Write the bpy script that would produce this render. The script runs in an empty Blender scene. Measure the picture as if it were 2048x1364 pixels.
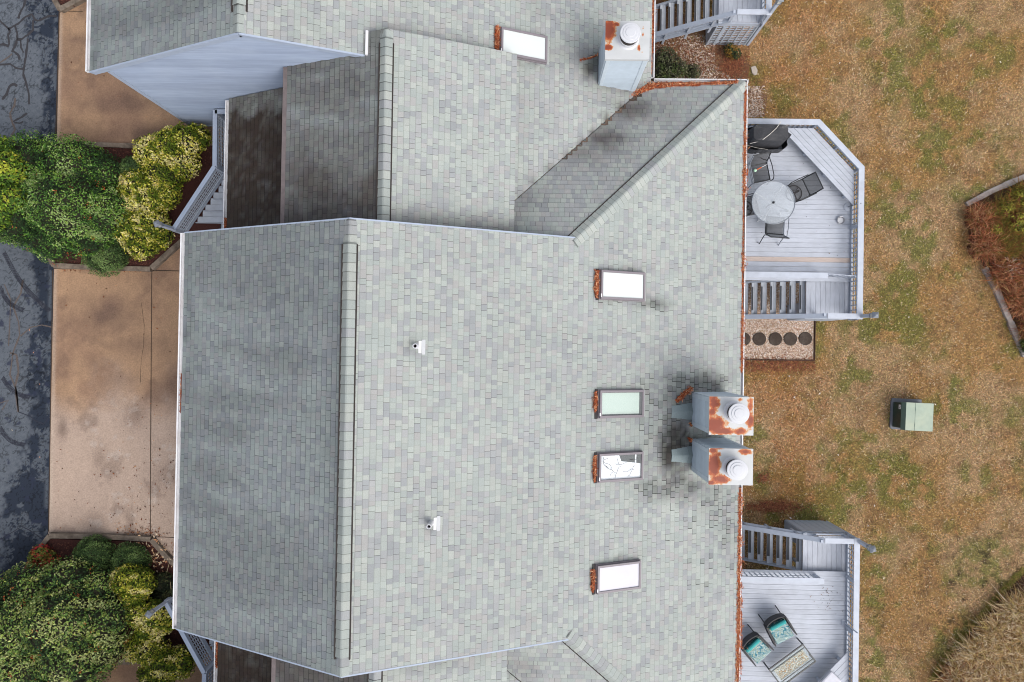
import bpy, bmesh, math, random
import numpy as np
from mathutils import Matrix, Vector

# ------------------------------------------------------------------ camera, sky, sun, exposure
SC = bpy.context.scene
COL = SC.collection
F_PX, CAM_H = 1400.0, 22.0                      # focal length in pixels of the 2048 px wide frame, flying height
NADIR = (1052.0, 695.0)                         # where straight down lands in the frame
ROLL = math.radians(0.95)


def _camdir(px, py):
    return Vector(((px - 1024) / F_PX, -(py - 682) / F_PX, -1.0)).normalized()


_zc = -_camdir(*NADIR)
_xc = Vector((math.cos(ROLL), -math.sin(ROLL), 0))
_xc = (_xc - _zc * _xc.dot(_zc)).normalized()
_yc = _zc.cross(_xc)
RCAM = Matrix((_xc, _yc, _zc))                  # world = RCAM @ camera direction
cam = bpy.data.cameras.new('camera')
cam.sensor_fit = 'HORIZONTAL'
cam.sensor_width = 36.0
cam.lens = 36.0 * F_PX / 2048.0
cam.clip_start = 0.5
cam.clip_end = 2000.0
cam_o = bpy.data.objects.new('camera', cam)
COL.objects.link(cam_o)
cam_o.matrix_world = Matrix.Translation((0, 0, CAM_H)) @ RCAM.to_4x4()
SC.camera = cam_o

SUN_EL, SUN_ROT = math.radians(48), math.radians(135)
world = bpy.data.worlds.new('World')
SC.world = world
world.use_nodes = True
wn, wl = world.node_tree.nodes, world.node_tree.links
sky = wn.new('ShaderNodeTexSky')
sky.sky_type = 'NISHITA'
sky.sun_disc = False
sky.sun_elevation = SUN_EL
sky.sun_rotation = SUN_ROT
sky.air_density = 1.0
sky.dust_density = 3.0
hs = wn.new('ShaderNodeHueSaturation')          # thin overcast: greyer than a clear sky
hs.inputs['Saturation'].default_value = 0.34
wl.new(sky.outputs[0], hs.inputs['Color'])
wl.new(hs.outputs[0], wn['Background'].inputs['Color'])
wn['Background'].inputs['Strength'].default_value = 0.15

sun = bpy.data.lights.new('sun', 'SUN')
sun.energy = 0.75
sun.angle = math.radians(50)
sun.color = (1.0, 0.95, 0.88)
sun_o = bpy.data.objects.new('sun', sun)
COL.objects.link(sun_o)
_sd = Vector((math.sin(SUN_ROT) * math.cos(SUN_EL), math.cos(SUN_ROT) * math.cos(SUN_EL), math.sin(SUN_EL)))
sun_o.rotation_euler = _sd.to_track_quat('Z', 'Y').to_euler()
sun_o.location = _sd * 60

SC.view_settings.view_transform = 'Standard'
SC.view_settings.look = 'None'
SC.view_settings.exposure = 0.90
SC.view_settings.gamma = 1.0
SC.view_settings.use_curve_mapping = False
try:
    SC.cycles.max_bounces = 6
    SC.cycles.diffuse_bounces = 3
    SC.cycles.transparent_max_bounces = 12
    SC.cycles.use_denoising = True
    SC.cycles.filter_width = 1.0
except Exception:
    pass

# ------------------------------------------------------------------ measuring helpers
ZY = -1.2          # back yard level
ZD = 0.48          # back deck level
RS = 0.445         # slope of the right hand roofs


def ray(px, py):
    return RCAM @ _camdir(px, py)


def at(px, py, z=0.0):
    """world point seen at a frame pixel, at height z"""
    r = ray(px, py)
    t = (z - CAM_H) / r.z
    return Vector((r.x * t, r.y * t, z))


def on_plane(px, py, n, c):
    r = ray(px, py)
    n = Vector(n)
    t = (c - n.z * CAM_H) / n.dot(r)
    return Vector((0, 0, CAM_H)) + r * t


def lin(r, g, b):
    def f(c):
        c /= 255.0
        return c / 12.92 if c <= 0.04045 else ((c + 0.055) / 1.055) ** 2.4
    return np.array((f(r), f(g), f(b)))


def alb(r, g, b, e=1.5):
    return lin(r, g, b) / e


rng = np.random.default_rng(7)
random.seed(7)


def vnoise(x, y, scale=1.0, seed=0):
    x = np.asarray(x, float) * scale + seed * 17.31
    y = np.asarray(y, float) * scale - seed * 9.17
    xi, yi = np.floor(x).astype(np.int64), np.floor(y).astype(np.int64)
    fx, fy = x - xi, y - yi
    fx, fy = fx * fx * (3 - 2 * fx), fy * fy * (3 - 2 * fy)

    def h(a, b):
        n = (a * 374761393 + b * 668265263 + seed * 1442695) & 0x7fffffff
        n = ((n ^ (n >> 13)) * 1274126177) & 0x7fffffff
        return ((n ^ (n >> 16)) & 0xffff) / 65535.0
    return (h(xi, yi) * (1 - fx) + h(xi + 1, yi) * fx) * (1 - fy) + (h(xi, yi + 1) * (1 - fx) + h(xi + 1, yi + 1) * fx) * fy


def fbm(x, y, scale=1.0, seed=0, o=4):
    s, a, t = 0.0, 1.0, 0.0
    for k in range(o):
        s = s + a * vnoise(x, y, scale * 2 ** k, seed + k)
        t += a
        a *= 0.55
    return s / t


def sstep(a, b, x):
    t = np.clip((x - a) / (b - a), 0, 1)
    return t * t * (3 - 2 * t)


# ------------------------------------------------------------------ materials
def mat(name, base, rough=0.7, metal=0.0, vcol=False, noise=0.0, nscale=40.0, bump=0.0, bscale=120.0, spec=0.3,
        stretch=None, stain=None, stain_scale=1.5, stain_amt=0.0):
    m = bpy.data.materials.new(name)
    m.use_nodes = True
    N, L = m.node_tree.nodes, m.node_tree.links
    b = N['Principled BSDF']
    b.inputs['Roughness'].default_value = rough
    b.inputs['Metallic'].default_value = metal
    b.inputs['Specular IOR Level'].default_value = spec
    geo = N.new('ShaderNodeNewGeometry')
    vec = geo.outputs['Position']
    if stretch:
        mp = N.new('ShaderNodeMapping')
        mp.inputs['Scale'].default_value = stretch
        L.new(vec, mp.inputs['Vector'])
        vec = mp.outputs[0]
    if vcol:
        a = N.new('ShaderNodeVertexColor')
        a.layer_name = 'Col'
        c = a.outputs['Color']
    else:
        rgb = N.new('ShaderNodeRGB')
        rgb.outputs[0].default_value = (*base, 1)
        c = rgb.outputs[0]
    if stain is not None:
        nz = N.new('ShaderNodeTexNoise')
        nz.inputs['Scale'].default_value = stain_scale
        nz.inputs['Detail'].default_value = 6
        L.new(geo.outputs['Position'], nz.inputs['Vector'])
        cr = N.new('ShaderNodeValToRGB')
        cr.color_ramp.elements[0].position = 0.45
        cr.color_ramp.elements[1].position = 0.75
        cr.color_ramp.elements[0].color = (0, 0, 0, 1)
        cr.color_ramp.elements[1].color = (stain_amt,) * 3 + (1,)
        L.new(nz.outputs['Fac'], cr.inputs[0])
        mx = N.new('ShaderNodeMixRGB')
        mx.inputs[2].default_value = (*stain, 1)
        L.new(cr.outputs[0], mx.inputs[0])
        L.new(c, mx.inputs[1])
        c = mx.outputs[0]
    if noise > 0:
        nz = N.new('ShaderNodeTexNoise')
        nz.inputs['Scale'].default_value = nscale
        nz.inputs['Detail'].default_value = 4
        L.new(vec, nz.inputs['Vector'])
        mr = N.new('ShaderNodeMapRange')
        mr.inputs['From Min'].default_value = 0.25
        mr.inputs['From Max'].default_value = 0.75
        mr.inputs['To Min'].default_value = 1 - noise
        mr.inputs['To Max'].default_value = 1 + noise
        L.new(nz.outputs['Fac'], mr.inputs['Value'])
        mx = N.new('ShaderNodeMixRGB')
        mx.blend_type = 'MULTIPLY'
        mx.inputs[0].default_value = 1
        L.new(c, mx.inputs[1])
        L.new(mr.outputs[0], mx.inputs[2])
        c = mx.outputs[0]
    L.new(c, b.inputs['Base Color'])
    if bump > 0:
        nz = N.new('ShaderNodeTexNoise')
        nz.inputs['Scale'].default_value = bscale
        nz.inputs['Detail'].default_value = 3
        L.new(vec, nz.inputs['Vector'])
        bp = N.new('ShaderNodeBump')
        bp.inputs['Strength'].default_value = bump
        bp.inputs['Distance'].default_value = 0.02
        L.new(nz.outputs['Fac'], bp.inputs['Height'])
        L.new(bp.outputs[0], b.inputs['Normal'])
    return m


M = {}
M['shingle'] = mat('asphalt shingle', (1, 1, 1), 0.85, vcol=True, noise=0.10, nscale=55, bump=0.25, bscale=160, spec=0.25)
M['under'] = mat('roof underlay', alb(62, 60, 58), 0.9)
M['vent_gap'] = mat('ridge vent edge', alb(62, 56, 53), 0.9)
M['white_trim'] = mat('white painted metal', alb(243, 243, 246), 0.45, noise=0.05, nscale=9, stain=alb(150, 110, 90), stain_scale=3, stain_amt=0.25)
M['clean_white'] = mat('white plastic', alb(246, 246, 248), 0.4)
M['siding'] = mat('blue grey painted siding', alb(178, 192, 214), 0.6, noise=0.09, nscale=3.0, stretch=(0.5, 1, 6), stain=alb(200, 212, 228), stain_scale=1.2, stain_amt=0.5)
M['siding_lap'] = mat('blue grey lap siding', (1, 1, 1), 0.6, vcol=True, noise=0.10, nscale=3.0, stretch=(0.5, 1, 6), stain=alb(196, 208, 226), stain_scale=1.2, stain_amt=0.35)
M['chase_lap'] = mat('pale blue lap siding', (1, 1, 1), 0.6, vcol=True, noise=0.07, nscale=6)
M['fascia'] = mat('blue grey painted trim', alb(178, 190, 210), 0.6, noise=0.06, nscale=5)
M['chase'] = mat('pale blue chimney siding', alb(216, 229, 240), 0.6, noise=0.06, nscale=6)
M['deck'] = mat('pale grey deck paint', (1, 1, 1), 0.6, vcol=True, noise=0.08, nscale=7, stretch=(0.6, 3, 3), bump=0.1, bscale=60, stain=alb(170, 172, 180), stain_scale=2.5, stain_amt=0.35)
M['deck_y'] = mat('pale grey deck paint across', (1, 1, 1), 0.6, vcol=True, noise=0.08, nscale=7, stretch=(3, 0.6, 3), bump=0.1, bscale=60, stain=alb(160, 162, 172), stain_scale=2.5, stain_amt=0.35)
M['rail'] = mat('painted rail cap', alb(206, 212, 224), 0.55, noise=0.07, nscale=5, stain=alb(165, 168, 178), stain_scale=3, stain_amt=0.3)
M['rail_grey'] = mat('grey painted timber', alb(196, 204, 218), 0.6, noise=0.09, nscale=6)
M['lattice'] = mat('grey painted lattice', alb(196, 204, 216), 0.6, noise=0.08, nscale=8)
M['tread'] = mat('grey blue stair paint', alb(210, 216, 226), 0.6, noise=0.10, nscale=6)
M['grip'] = mat('dark anti slip strip', alb(84, 86, 92), 0.9, noise=0.15, nscale=60)
M['new_wood'] = mat('bare new timber', alb(218, 200, 190), 0.7, noise=0.12, nscale=9, stretch=(0.5, 4, 4))
M['dark_void'] = mat('dark interior', alb(40, 42, 46), 0.9)
M['lawn'] = mat('winter lawn soil', (1, 1, 1), 0.95, vcol=True, noise=0.30, nscale=45, bump=0.4, bscale=60)
M['ground'] = mat('ground far', alb(150, 118, 84), 0.95, noise=0.3, nscale=6, stain=alb(120, 110, 60), stain_scale=0.5, stain_amt=0.6)
M['blade'] = mat('grass blade', (1, 1, 1), 0.8, vcol=True, spec=0.15)
M['leaf'] = mat('leaf', (1, 1, 1), 0.65, vcol=True, spec=0.12)
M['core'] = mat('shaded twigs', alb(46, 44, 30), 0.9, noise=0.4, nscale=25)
M['bark'] = mat('grey bark', alb(110, 98, 86), 0.9, noise=0.3, nscale=20)
M['concrete'] = mat('stained concrete', (1, 1, 1), 0.8, vcol=True, noise=0.20, nscale=24, bump=0.15, bscale=90, spec=0.2)
M['asphalt'] = mat('worn asphalt', (1, 1, 1), 0.85, vcol=True, noise=0.28, nscale=60, bump=0.3, bscale=120, spec=0.2)
M['sealant'] = mat('crack sealant', alb(58, 56, 60), 0.6, noise=0.2, nscale=30)
M['sealant_old'] = mat('old crack filler', alb(98, 88, 84), 0.85, noise=0.25, nscale=30)
M['tyre_mark'] = mat('tyre mark', alb(48, 50, 62), 0.85, noise=0.3, nscale=40)
M['joint'] = mat('dirt filled joint', alb(72, 58, 48), 0.95)
M['mulch'] = mat('red brown mulch', alb(82, 48, 42), 0.95, noise=0.45, nscale=50, bump=0.6, bscale=70)
M['chip'] = mat('mulch chip', (1, 1, 1), 0.9, vcol=True)
M['timber'] = mat('weathered timber', alb(140, 126, 112), 0.9, noise=0.3, nscale=10, stretch=(1, 1, 1), bump=0.3, bscale=40, stain=alb(64, 52, 44), stain_scale=3.0, stain_amt=0.7)
M['timber_grey'] = mat('silvery weathered timber', alb(168, 160, 156), 0.9, noise=0.25, nscale=14, bump=0.3, bscale=40, stain=alb(120, 90, 74), stain_scale=2.0, stain_amt=0.6)
M['needle'] = mat('pine needles', (1, 1, 1), 0.85, vcol=True)
M['needle_bed'] = mat('needle litter bed', alb(150, 78, 48), 0.95, noise=0.4, nscale=60, bump=0.6, bscale=80)
M['pebble'] = mat('pebbles', (1, 1, 1), 0.6, vcol=True)
M['pebble_bed'] = mat('sandy gravel base', alb(190, 164, 142), 0.95, noise=0.35, nscale=70)
M['paver'] = mat('dark round paver', alb(72, 60, 52), 0.9, noise=0.35, nscale=35, bump=0.4, bscale=60, stain=alb(112, 104, 96), stain_scale=4, stain_amt=0.5)
M['black_metal'] = mat('black metal', alb(46, 48, 52), 0.45, spec=0.5)
M['grey_metal'] = mat('grey painted metal', alb(140, 146, 156), 0.4, spec=0.5)
M['mesh_sling'] = mat('black mesh fabric', alb(70, 66, 66), 0.8, noise=0.2, nscale=120)
M['cover'] = mat('black vinyl cover', alb(54, 54, 58), 0.55, noise=0.25, nscale=30, bump=0.5, bscale=25, spec=0.5)
M['strap'] = mat('pale strap', alb(228, 224, 214), 0.7)
M['steel'] = mat('brushed steel', alb(190, 190, 196), 0.3, metal=0.8)
M['skylight_frame'] = mat('bronze grey frame', alb(138, 130, 136), 0.45, spec=0.5, noise=0.06, nscale=20)
M['flash_dark'] = mat('dark flashing', alb(60, 56, 58), 0.6)
M['pvc'] = mat('white vent pipe', alb(222, 223, 228), 0.4)
M['lead'] = mat('pale flashing', alb(206, 208, 212), 0.6, noise=0.05, nscale=20)
M['green_box'] = mat('faded green enamel', alb(176, 190, 172), 0.55, noise=0.05, nscale=8, stain=alb(200, 206, 180), stain_scale=3, stain_amt=0.6)
M['green_dark'] = mat('dark green enamel', alb(96, 118, 108), 0.5, noise=0.08, nscale=8)
M['plinth'] = mat('grey fibre plinth', alb(118, 121, 128), 0.7, noise=0.1, nscale=12)
M['wicker'] = mat('dark woven wicker', alb(72, 71, 73), 0.7, noise=0.3, nscale=90)
M['teal'] = mat('teal fabric', alb(70, 180, 178), 0.8, noise=0.12, nscale=12)
M['cushion_white'] = mat('white cushion', alb(226, 226, 234), 0.85, noise=0.05, nscale=8)
M['stone'] = mat('pale stone', alb(196, 184, 172), 0.8, noise=0.12, nscale=20)
M['orange'] = mat('orange plastic', alb(226, 110, 60), 0.5)
M['mint'] = mat('mint plastic', alb(200, 240, 210), 0.5)
M['glass_lamp'] = mat('frosted lantern glass', alb(225, 224, 214), 0.35)


def rusty(name):
    """white sheet metal cap with hard-edged rust patches"""
    m = bpy.data.materials.new(name)
    m.use_nodes = True
    N, L = m.node_tree.nodes, m.node_tree.links
    b = N['Principled BSDF']
    b.inputs['Roughness'].default_value = 0.5
    a = N.new('ShaderNodeVertexColor')
    a.layer_name = 'Col'
    geo = N.new('ShaderNodeNewGeometry')
    nz = N.new('ShaderNodeTexNoise')
    nz.inputs['Scale'].default_value = 9
    nz.inputs['Detail'].default_value = 8
    nz.inputs['Roughness'].default_value = 0.72
    L.new(geo.outputs['Position'], nz.inputs['Vector'])
    sep = N.new('ShaderNodeSeparateColor')
    L.new(a.outputs['Color'], sep.inputs[0])
    ad = N.new('ShaderNodeMath')
    ad.operation = 'ADD'
    L.new(sep.outputs[0], ad.inputs[0])
    L.new(nz.outputs['Fac'], ad.inputs[1])
    cr = N.new('ShaderNodeValToRGB')
    e = cr.color_ramp.elements
    e[0].position = 0.66
    e[0].color = (*alb(216, 218, 219), 1)
    e[1].position = 0.74
    e[1].color = (*alb(220, 170, 118), 1)
    k = e.new(0.81)
    k.color = (*alb(204, 104, 52), 1)
    k = e.new(0.98)
    k.color = (*alb(152, 66, 36), 1)
    dv = N.new('ShaderNodeMath')
    dv.operation = 'MULTIPLY'
    dv.inputs[1].default_value = 0.86
    L.new(ad.outputs[0], dv.inputs[0])
    L.new(dv.outputs[0], cr.inputs[0])
    n2 = N.new('ShaderNodeTexNoise')
    n2.inputs['Scale'].default_value = 3
    L.new(geo.outputs['Position'], n2.inputs['Vector'])
    mr = N.new('ShaderNodeMapRange')
    mr.inputs['To Min'].default_value = 0.85
    mr.inputs['To Max'].default_value = 1.1
    L.new(n2.outputs['Fac'], mr.inputs['Value'])
    mx = N.new('ShaderNodeMixRGB')
    mx.blend_type = 'MULTIPLY'
    mx.inputs[0].default_value = 1
    L.new(cr.outputs[0], mx.inputs[1])
    L.new(mr.outputs[0], mx.inputs[2])
    L.new(mx.outputs[0], b.inputs['Base Color'])
    return m


M['rust_cap'] = rusty('rusty white sheet metal')


def patterned():
    m = bpy.data.materials.new('teal scroll print fabric')
    m.use_nodes = True
    N, L = m.node_tree.nodes, m.node_tree.links
    b = N['Principled BSDF']
    b.inputs['Roughness'].default_value = 0.85
    tc = N.new('ShaderNodeTexCoord')
    nz = N.new('ShaderNodeTexNoise')
    nz.inputs['Scale'].default_value = 5.0
    nz.inputs['Distortion'].default_value = 2.5
    nz.inputs['Detail'].default_value = 1
    L.new(tc.outputs['Object'], nz.inputs['Vector'])
    w = N.new('ShaderNodeMath')
    w.operation = 'MULTIPLY'
    w.inputs[1].default_value = 34
    L.new(nz.outputs['Fac'], w.inputs[0])
    s = N.new('ShaderNodeMath')
    s.operation = 'SINE'
    L.new(w.outputs[0], s.inputs[0])
    cr = N.new('ShaderNodeValToRGB')
    cr.color_ramp.interpolation = 'CONSTANT'
    e = cr.color_ramp.elements
    e[0].position = 0.0
    e[0].color = (*alb(40, 120, 140), 1)
    e[1].position = 0.35
    e[1].color = (*alb(110, 190, 190), 1)
    k = e.new(0.46)
    k.color = (*alb(240, 248, 248), 1)
    k = e.new(0.86)
    k.color = (*alb(140, 150, 110), 1)
    mr = N.new('ShaderNodeMapRange')
    mr.inputs['From Min'].default_value = -1
    L.new(s.outputs[0], mr.inputs['Value'])
    L.new(mr.outputs[0], cr.inputs[0])
    L.new(cr.outputs[0], b.inputs['Base Color'])
    return m


M['scroll'] = patterned()


def glass(name, col, rough, diff, trans):
    """frosted / tinted sheet: part scattering, part see-through, glossy face"""
    m = bpy.data.materials.new(name)
    m.use_nodes = True
    N, L = m.node_tree.nodes, m.node_tree.links
    out = N['Material Output']
    b = N['Principled BSDF']
    b.inputs['Base Color'].default_value = (*col, 1)
    b.inputs['Roughness'].default_value = rough
    t = N.new('ShaderNodeBsdfTransparent')
    t.inputs[0].default_value = (0.97, 0.985, 0.98, 1)
    mx = N.new('ShaderNodeMixShader')
    mx.inputs[0].default_value = trans
    L.new(b.outputs[0], mx.inputs[1])
    L.new(t.outputs[0], mx.inputs[2])
    L.new(mx.outputs[0], out.inputs[0])
    return m


M['table_glass'] = glass('frosted table glass', alb(222, 228, 236), 0.2, 0.5, 0.60)
M['clear_glass'] = glass('clear glass', alb(215, 232, 228), 0.05, 0.2, 0.93)
M['pane'] = glass('skylight glass', alb(235, 240, 240), 0.03, 0.3, 0.88)
M['acrylic'] = mat('opal white skylight acrylic', alb(238, 245, 243, 1.6), 0.12, spec=0.6)  # near-white colour stands in for sky reflected in the glass
M['acrylic_lilac'] = mat('milky skylight acrylic', alb(230, 228, 240, 1.75), 0.25, noise=0.03, nscale=4, spec=0.5)  # lilac white base colour carries the sky reflection of this pane
M['blind_green'] = mat('pale green roller blind', alb(214, 228, 218, 1.3), 0.8)
M['blind_white'] = mat('white roller blind', alb(246, 244, 252, 1.05), 0.8)  # painted bright in place of the sky mirrored in the third skylight


# ------------------------------------------------------------------ mesh collecting
def empty(name, loc, label, cat, group=None, rz=0.0):
    o = bpy.data.objects.new(name, None)
    COL.objects.link(o)
    o.location = loc
    o.rotation_euler = (0, 0, rz)
    o.empty_display_size = 0.3
    tag(o, label, cat, group)
    return o


def tag(o, label=None, cat=None, group=None, kind=None):
    if label:
        o['label'] = label
    if cat:
        o['category'] = cat
    if group:
        o['group'] = group
    if kind:
        o['kind'] = kind
    return o


def world_origin(p):
    v = Vector((0, 0, 0))
    while p is not None:
        v = v + Vector(p.location)
        p = p.parent
    return v


class MB:
    def __init__(s):
        s.v, s.f, s.m, s.c = [], [], [], []

    def add(s, verts, faces, mi=0, col=None):
        """col: one rgb for all, or a list with one rgb per vert"""
        k = len(s.v)
        s.v += [tuple(p) for p in verts]
        if col is None:
            col = (0.5, 0.5, 0.5)
        if np.ndim(col) == 1:
            s.c += [tuple(col)] * len(verts)
        else:
            s.c += [tuple(q) for q in col]
        for f in faces:
            s.f.append(tuple(i + k for i in f))
            s.m.append(mi)
        return s

    def box(s, c, size, mi=0, col=None, rz=0.0, R=None):
        x, y, z = size[0] / 2, size[1] / 2, size[2] / 2
        P = [Vector((a * x, b * y, d * z)) for d in (-1, 1) for (a, b) in ((-1, -1), (1, -1), (1, 1), (-1, 1))]
        if R is None:
            R = Matrix.Rotation(rz, 3, 'Z')
        P = [R @ p + Vector(c) for p in P]
        return s.add(P, [(3, 2, 1, 0), (4, 5, 6, 7), (0, 1, 5, 4), (1, 2, 6, 5), (2, 3, 7, 6), (3, 0, 4, 7)], mi, col)

    def beam(s, a, b, w, h, mi=0, col=None, up=(0, 0, 1)):
        """rectangular bar from a to b, w across, h along up (centred)"""
        a, b = Vector(a), Vector(b)
        d = (b - a)
        ln = d.length
        d.normalize()
        up = Vector(up)
        sd = d.cross(up)
        if sd.length < 1e-4:
            up = Vector((0, 1, 0))
            sd = d.cross(up)
        sd.normalize()
        u = sd.cross(d)
        R = Matrix((d, -sd, u)).transposed()
        if R.determinant() < 0:
            R = Matrix((d, sd, u)).transposed()
        return s.box((a + b) / 2, (ln, w, h), mi, col, R=R)

    def tube(s, pts, r, n=8, mi=0, col=None, cap=True):
        pts = [Vector(p) for p in pts]
        rr = r if isinstance(r, (list, tuple)) else [r] * len(pts)
        rings = []
        pu = None
        for i, p in enumerate(pts):
            d = (pts[min(i + 1, len(pts) - 1)] - pts[max(i - 1, 0)]).normalized()
            if pu is None:
                pu = Vector((0, 0, 1)) if abs(d.z) < 0.9 else Vector((1, 0, 0))
            a = d.cross(pu).normalized()
            b = a.cross(d).normalized()
            pu = b
            rings.append([p + a * (rr[i] * math.cos(2 * math.pi * k / n)) + b * (rr[i] * math.sin(2 * math.pi * k / n)) for k in range(n)])
        V = [q for r_ in rings for q in r_]
        Fc = []
        for i in range(len(pts) - 1):
            for k in range(n):
                Fc.append((i * n + k, i * n + (k + 1) % n, (i + 1) * n + (k + 1) % n, (i + 1) * n + k))
        if cap:
            Fc.append(tuple(range(n))[::-1])
            Fc.append(tuple((len(pts) - 1) * n + k for k in range(n)))
        return s.add(V, Fc, mi, col)

    def lathe(s, c, prof, n=24, mi=0, col=None, sx=1.0, sy=1.0):
        c = Vector(c)
        V = [c + Vector((r * sx * math.cos(2 * math.pi * k / n), r * sy * math.sin(2 * math.pi * k / n), z)) for (r, z) in prof for k in range(n)]
        Fc = []
        for i in range(len(prof) - 1):
            for k in range(n):
                Fc.append((i * n + k, i * n + (k + 1) % n, (i + 1) * n + (k + 1) % n, (i + 1) * n + k))
        if prof[0][0] > 1e-4:
            Fc.append(tuple(range(n))[::-1])
        if prof[-1][0] > 1e-4:
            Fc.append(tuple((len(prof) - 1) * n + k for k in range(n)))
        return s.add(V, Fc, mi, col)

    def prism(s, poly, z0, z1, mi=0, col=None):
        n = len(poly)
        V = [(p[0], p[1], z0) for p in poly] + [(p[0], p[1], z1) for p in poly]
        ar = sum(poly[i][0] * poly[(i + 1) % n][1] - poly[(i + 1) % n][0] * poly[i][1] for i in range(n))
        Fc = [tuple(range(n))[::-1], tuple(range(n, 2 * n))] + [(i, (i + 1) % n, n + (i + 1) % n, n + i) for i in range(n)]
        if ar < 0:
            Fc = [f[::-1] for f in Fc]
        return s.add(V, Fc, mi, col)

    def build(s, name, mats, parent=None, smooth=False, bevel=0.0):
        off = world_origin(parent) if parent is not None and not getattr(s, 'local', False) else Vector((0, 0, 0))
        me = bpy.data.meshes.new(name)
        V = np.array(s.v, float) - np.array(off)
        me.from_pydata(V.tolist(), [], s.f)
        if not isinstance(mats, (list, tuple)):
            mats = [mats]
        for m in mats:
            me.materials.append(m)
        if len(mats) > 1:
            me.polygons.foreach_set('material_index', s.m)
        ca = me.color_attributes.new('Col', 'FLOAT_COLOR', 'POINT')
        c = np.ones((len(s.v), 4), np.float32)
        c[:, :3] = np.array(s.c, np.float32)
        ca.data.foreach_set('color', c.ravel())
        if smooth:
            me.polygons.foreach_set('use_smooth', [True] * len(s.f))
        me.update()
        o = bpy.data.objects.new(name, me)
        COL.objects.link(o)
        if parent is not None:
            o.parent = parent
        if bevel > 0:
            bv = o.modifiers.new('bevel', 'BEVEL')
            bv.width = bevel
            bv.segments = 2
            bv.limit_method = 'ANGLE'
            bv.angle_limit = math.radians(50)
        return o


def quick_mesh(name, verts, faces, cols, material, parent=None):
    """numpy arrays straight into a mesh; faces all of one size"""
    off = np.array(world_origin(parent)) if parent is not None else np.zeros(3)
    verts = np.asarray(verts, np.float32) - off.astype(np.float32)
    faces = np.asarray(faces, np.int32)
    me = bpy.data.meshes.new(name)
    me.vertices.add(len(verts))
    me.vertices.foreach_set('co', verts.ravel())
    k = faces.shape[1]
    me.loops.add(faces.size)
    me.loops.foreach_set('vertex_index', faces.ravel())
    me.polygons.add(len(faces))
    me.polygons.foreach_set('loop_start', np.arange(0, faces.size, k, dtype=np.int32))
    me.polygons.foreach_set('loop_total', np.full(len(faces), k, np.int32))
    me.update(calc_edges=True)
    me.validate()
    ca = me.color_attributes.new('Col', 'FLOAT_COLOR', 'POINT')
    c = np.ones((len(verts), 4), np.float32)
    c[:, :3] = cols
    ca.data.foreach_set('color', c.ravel())
    me.materials.append(material)
    o = bpy.data.objects.new(name, me)
    COL.objects.link(o)
    if parent is not None:
        o.parent = parent
    return o


def grid_sheet(name, x0, x1, y0, y1, step, z, colfn, material, zfn=None):
    nx, ny = int((x1 - x0) / step) + 1, int((y1 - y0) / step) + 1
    X, Y = np.meshgrid(np.linspace(x0, x1, nx), np.linspace(y0, y1, ny))
    Z = np.full_like(X, z) if zfn is None else zfn(X, Y)
    V = np.stack([X.ravel(), Y.ravel(), Z.ravel()], 1)
    i = np.arange(nx * ny).reshape(ny, nx)
    Fq = np.stack([i[:-1, :-1].ravel(), i[:-1, 1:].ravel(), i[1:, 1:].ravel(), i[1:, :-1].ravel()], 1)
    return quick_mesh(name, V, Fq, colfn(X.ravel(), Y.ravel()), material)


def blob(X, Y, cx, cy, rx, ry=None, rot=0.0, soft=0.5, warp=0.35, seed=3):
    """0..1 irregular patch"""
    ry = ry or rx
    dx, dy = X - cx, Y - cy
    c, s_ = math.cos(rot), math.sin(rot)
    u, v = (dx * c + dy * s_) / rx, (-dx * s_ + dy * c) / ry
    d = np.sqrt(u * u + v * v) + (fbm(X, Y, 2.2 / max(min(rx, ry), 0.15) ** 0.7, seed) - 0.5) * 2 * warp
    return 1 - sstep(1 - soft, 1 + soft * 0.3, d)


# ------------------------------------------------------------------ ground, road, drive, lawn
def frame_px(X, Y, Z):
    """frame pixel of world points (used only to read off where worn patches lie on the photo plan)"""
    d = np.stack([X, Y, np.broadcast_to(Z, np.shape(X)) - CAM_H], 0)
    c = np.array(RCAM.transposed()) @ d.reshape(3, -1)
    return 1024 + F_PX * c[0] / -c[2], 682 - F_PX * c[1] / -c[2]


def gz(X, Y):
    return np.where(X < -2, -0.03, np.where(X > 2, ZY - 0.03, -0.03 + (X + 2) / 4 * ZY))


_gx = np.array([-400, -60, -30, -12, -2, 2, 12, 30, 60, 400.0])
_gy = np.array([-400, -60, -14, 14, 60, 400.0])
_X, _Y = np.meshgrid(_gx, _gy)
_i = np.arange(_X.size).reshape(_X.shape)
g = quick_mesh('ground', np.stack([_X.ravel(), _Y.ravel(), gz(_X, _Y).ravel()], 1),
               np.stack([_i[:-1, :-1].ravel(), _i[:-1, 1:].ravel(), _i[1:, 1:].ravel(), _i[1:, :-1].ravel()], 1),
               np.full((_X.size, 3), 0.3), M['ground'])
tag(g, kind='structure')

GREEN = [(1812, 440, 26, 60), (1815, 565, 24, 45), (1845, 505, 20, 40), (1720, 655, 40, 22), (1800, 640, 26, 30), (1880, 290, 50, 26),
         (1790, 150, 40, 60), (1700, 735, 28, 40), (1690, 770, 20, 40), (1830, 1010, 20, 60), (1790, 960, 40, 30), (1640, 300, 20, 20),
         (1960, 385, 60, 16), (1520, 170, 12, 30), (1600, 1010, 60, 25), (1755, 1150, 20, 60), (1745, 1290, 14, 60), (1990, 1220, 20, 60),
         (1930, 1270, 16, 40), (1740, 960, 20, 30), (1640, 990, 70, 30), (1520, 960, 20, 40), (1905, 800, 12, 30), (1880, 60, 60, 20), (1760, 60, 30, 30)]


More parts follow.
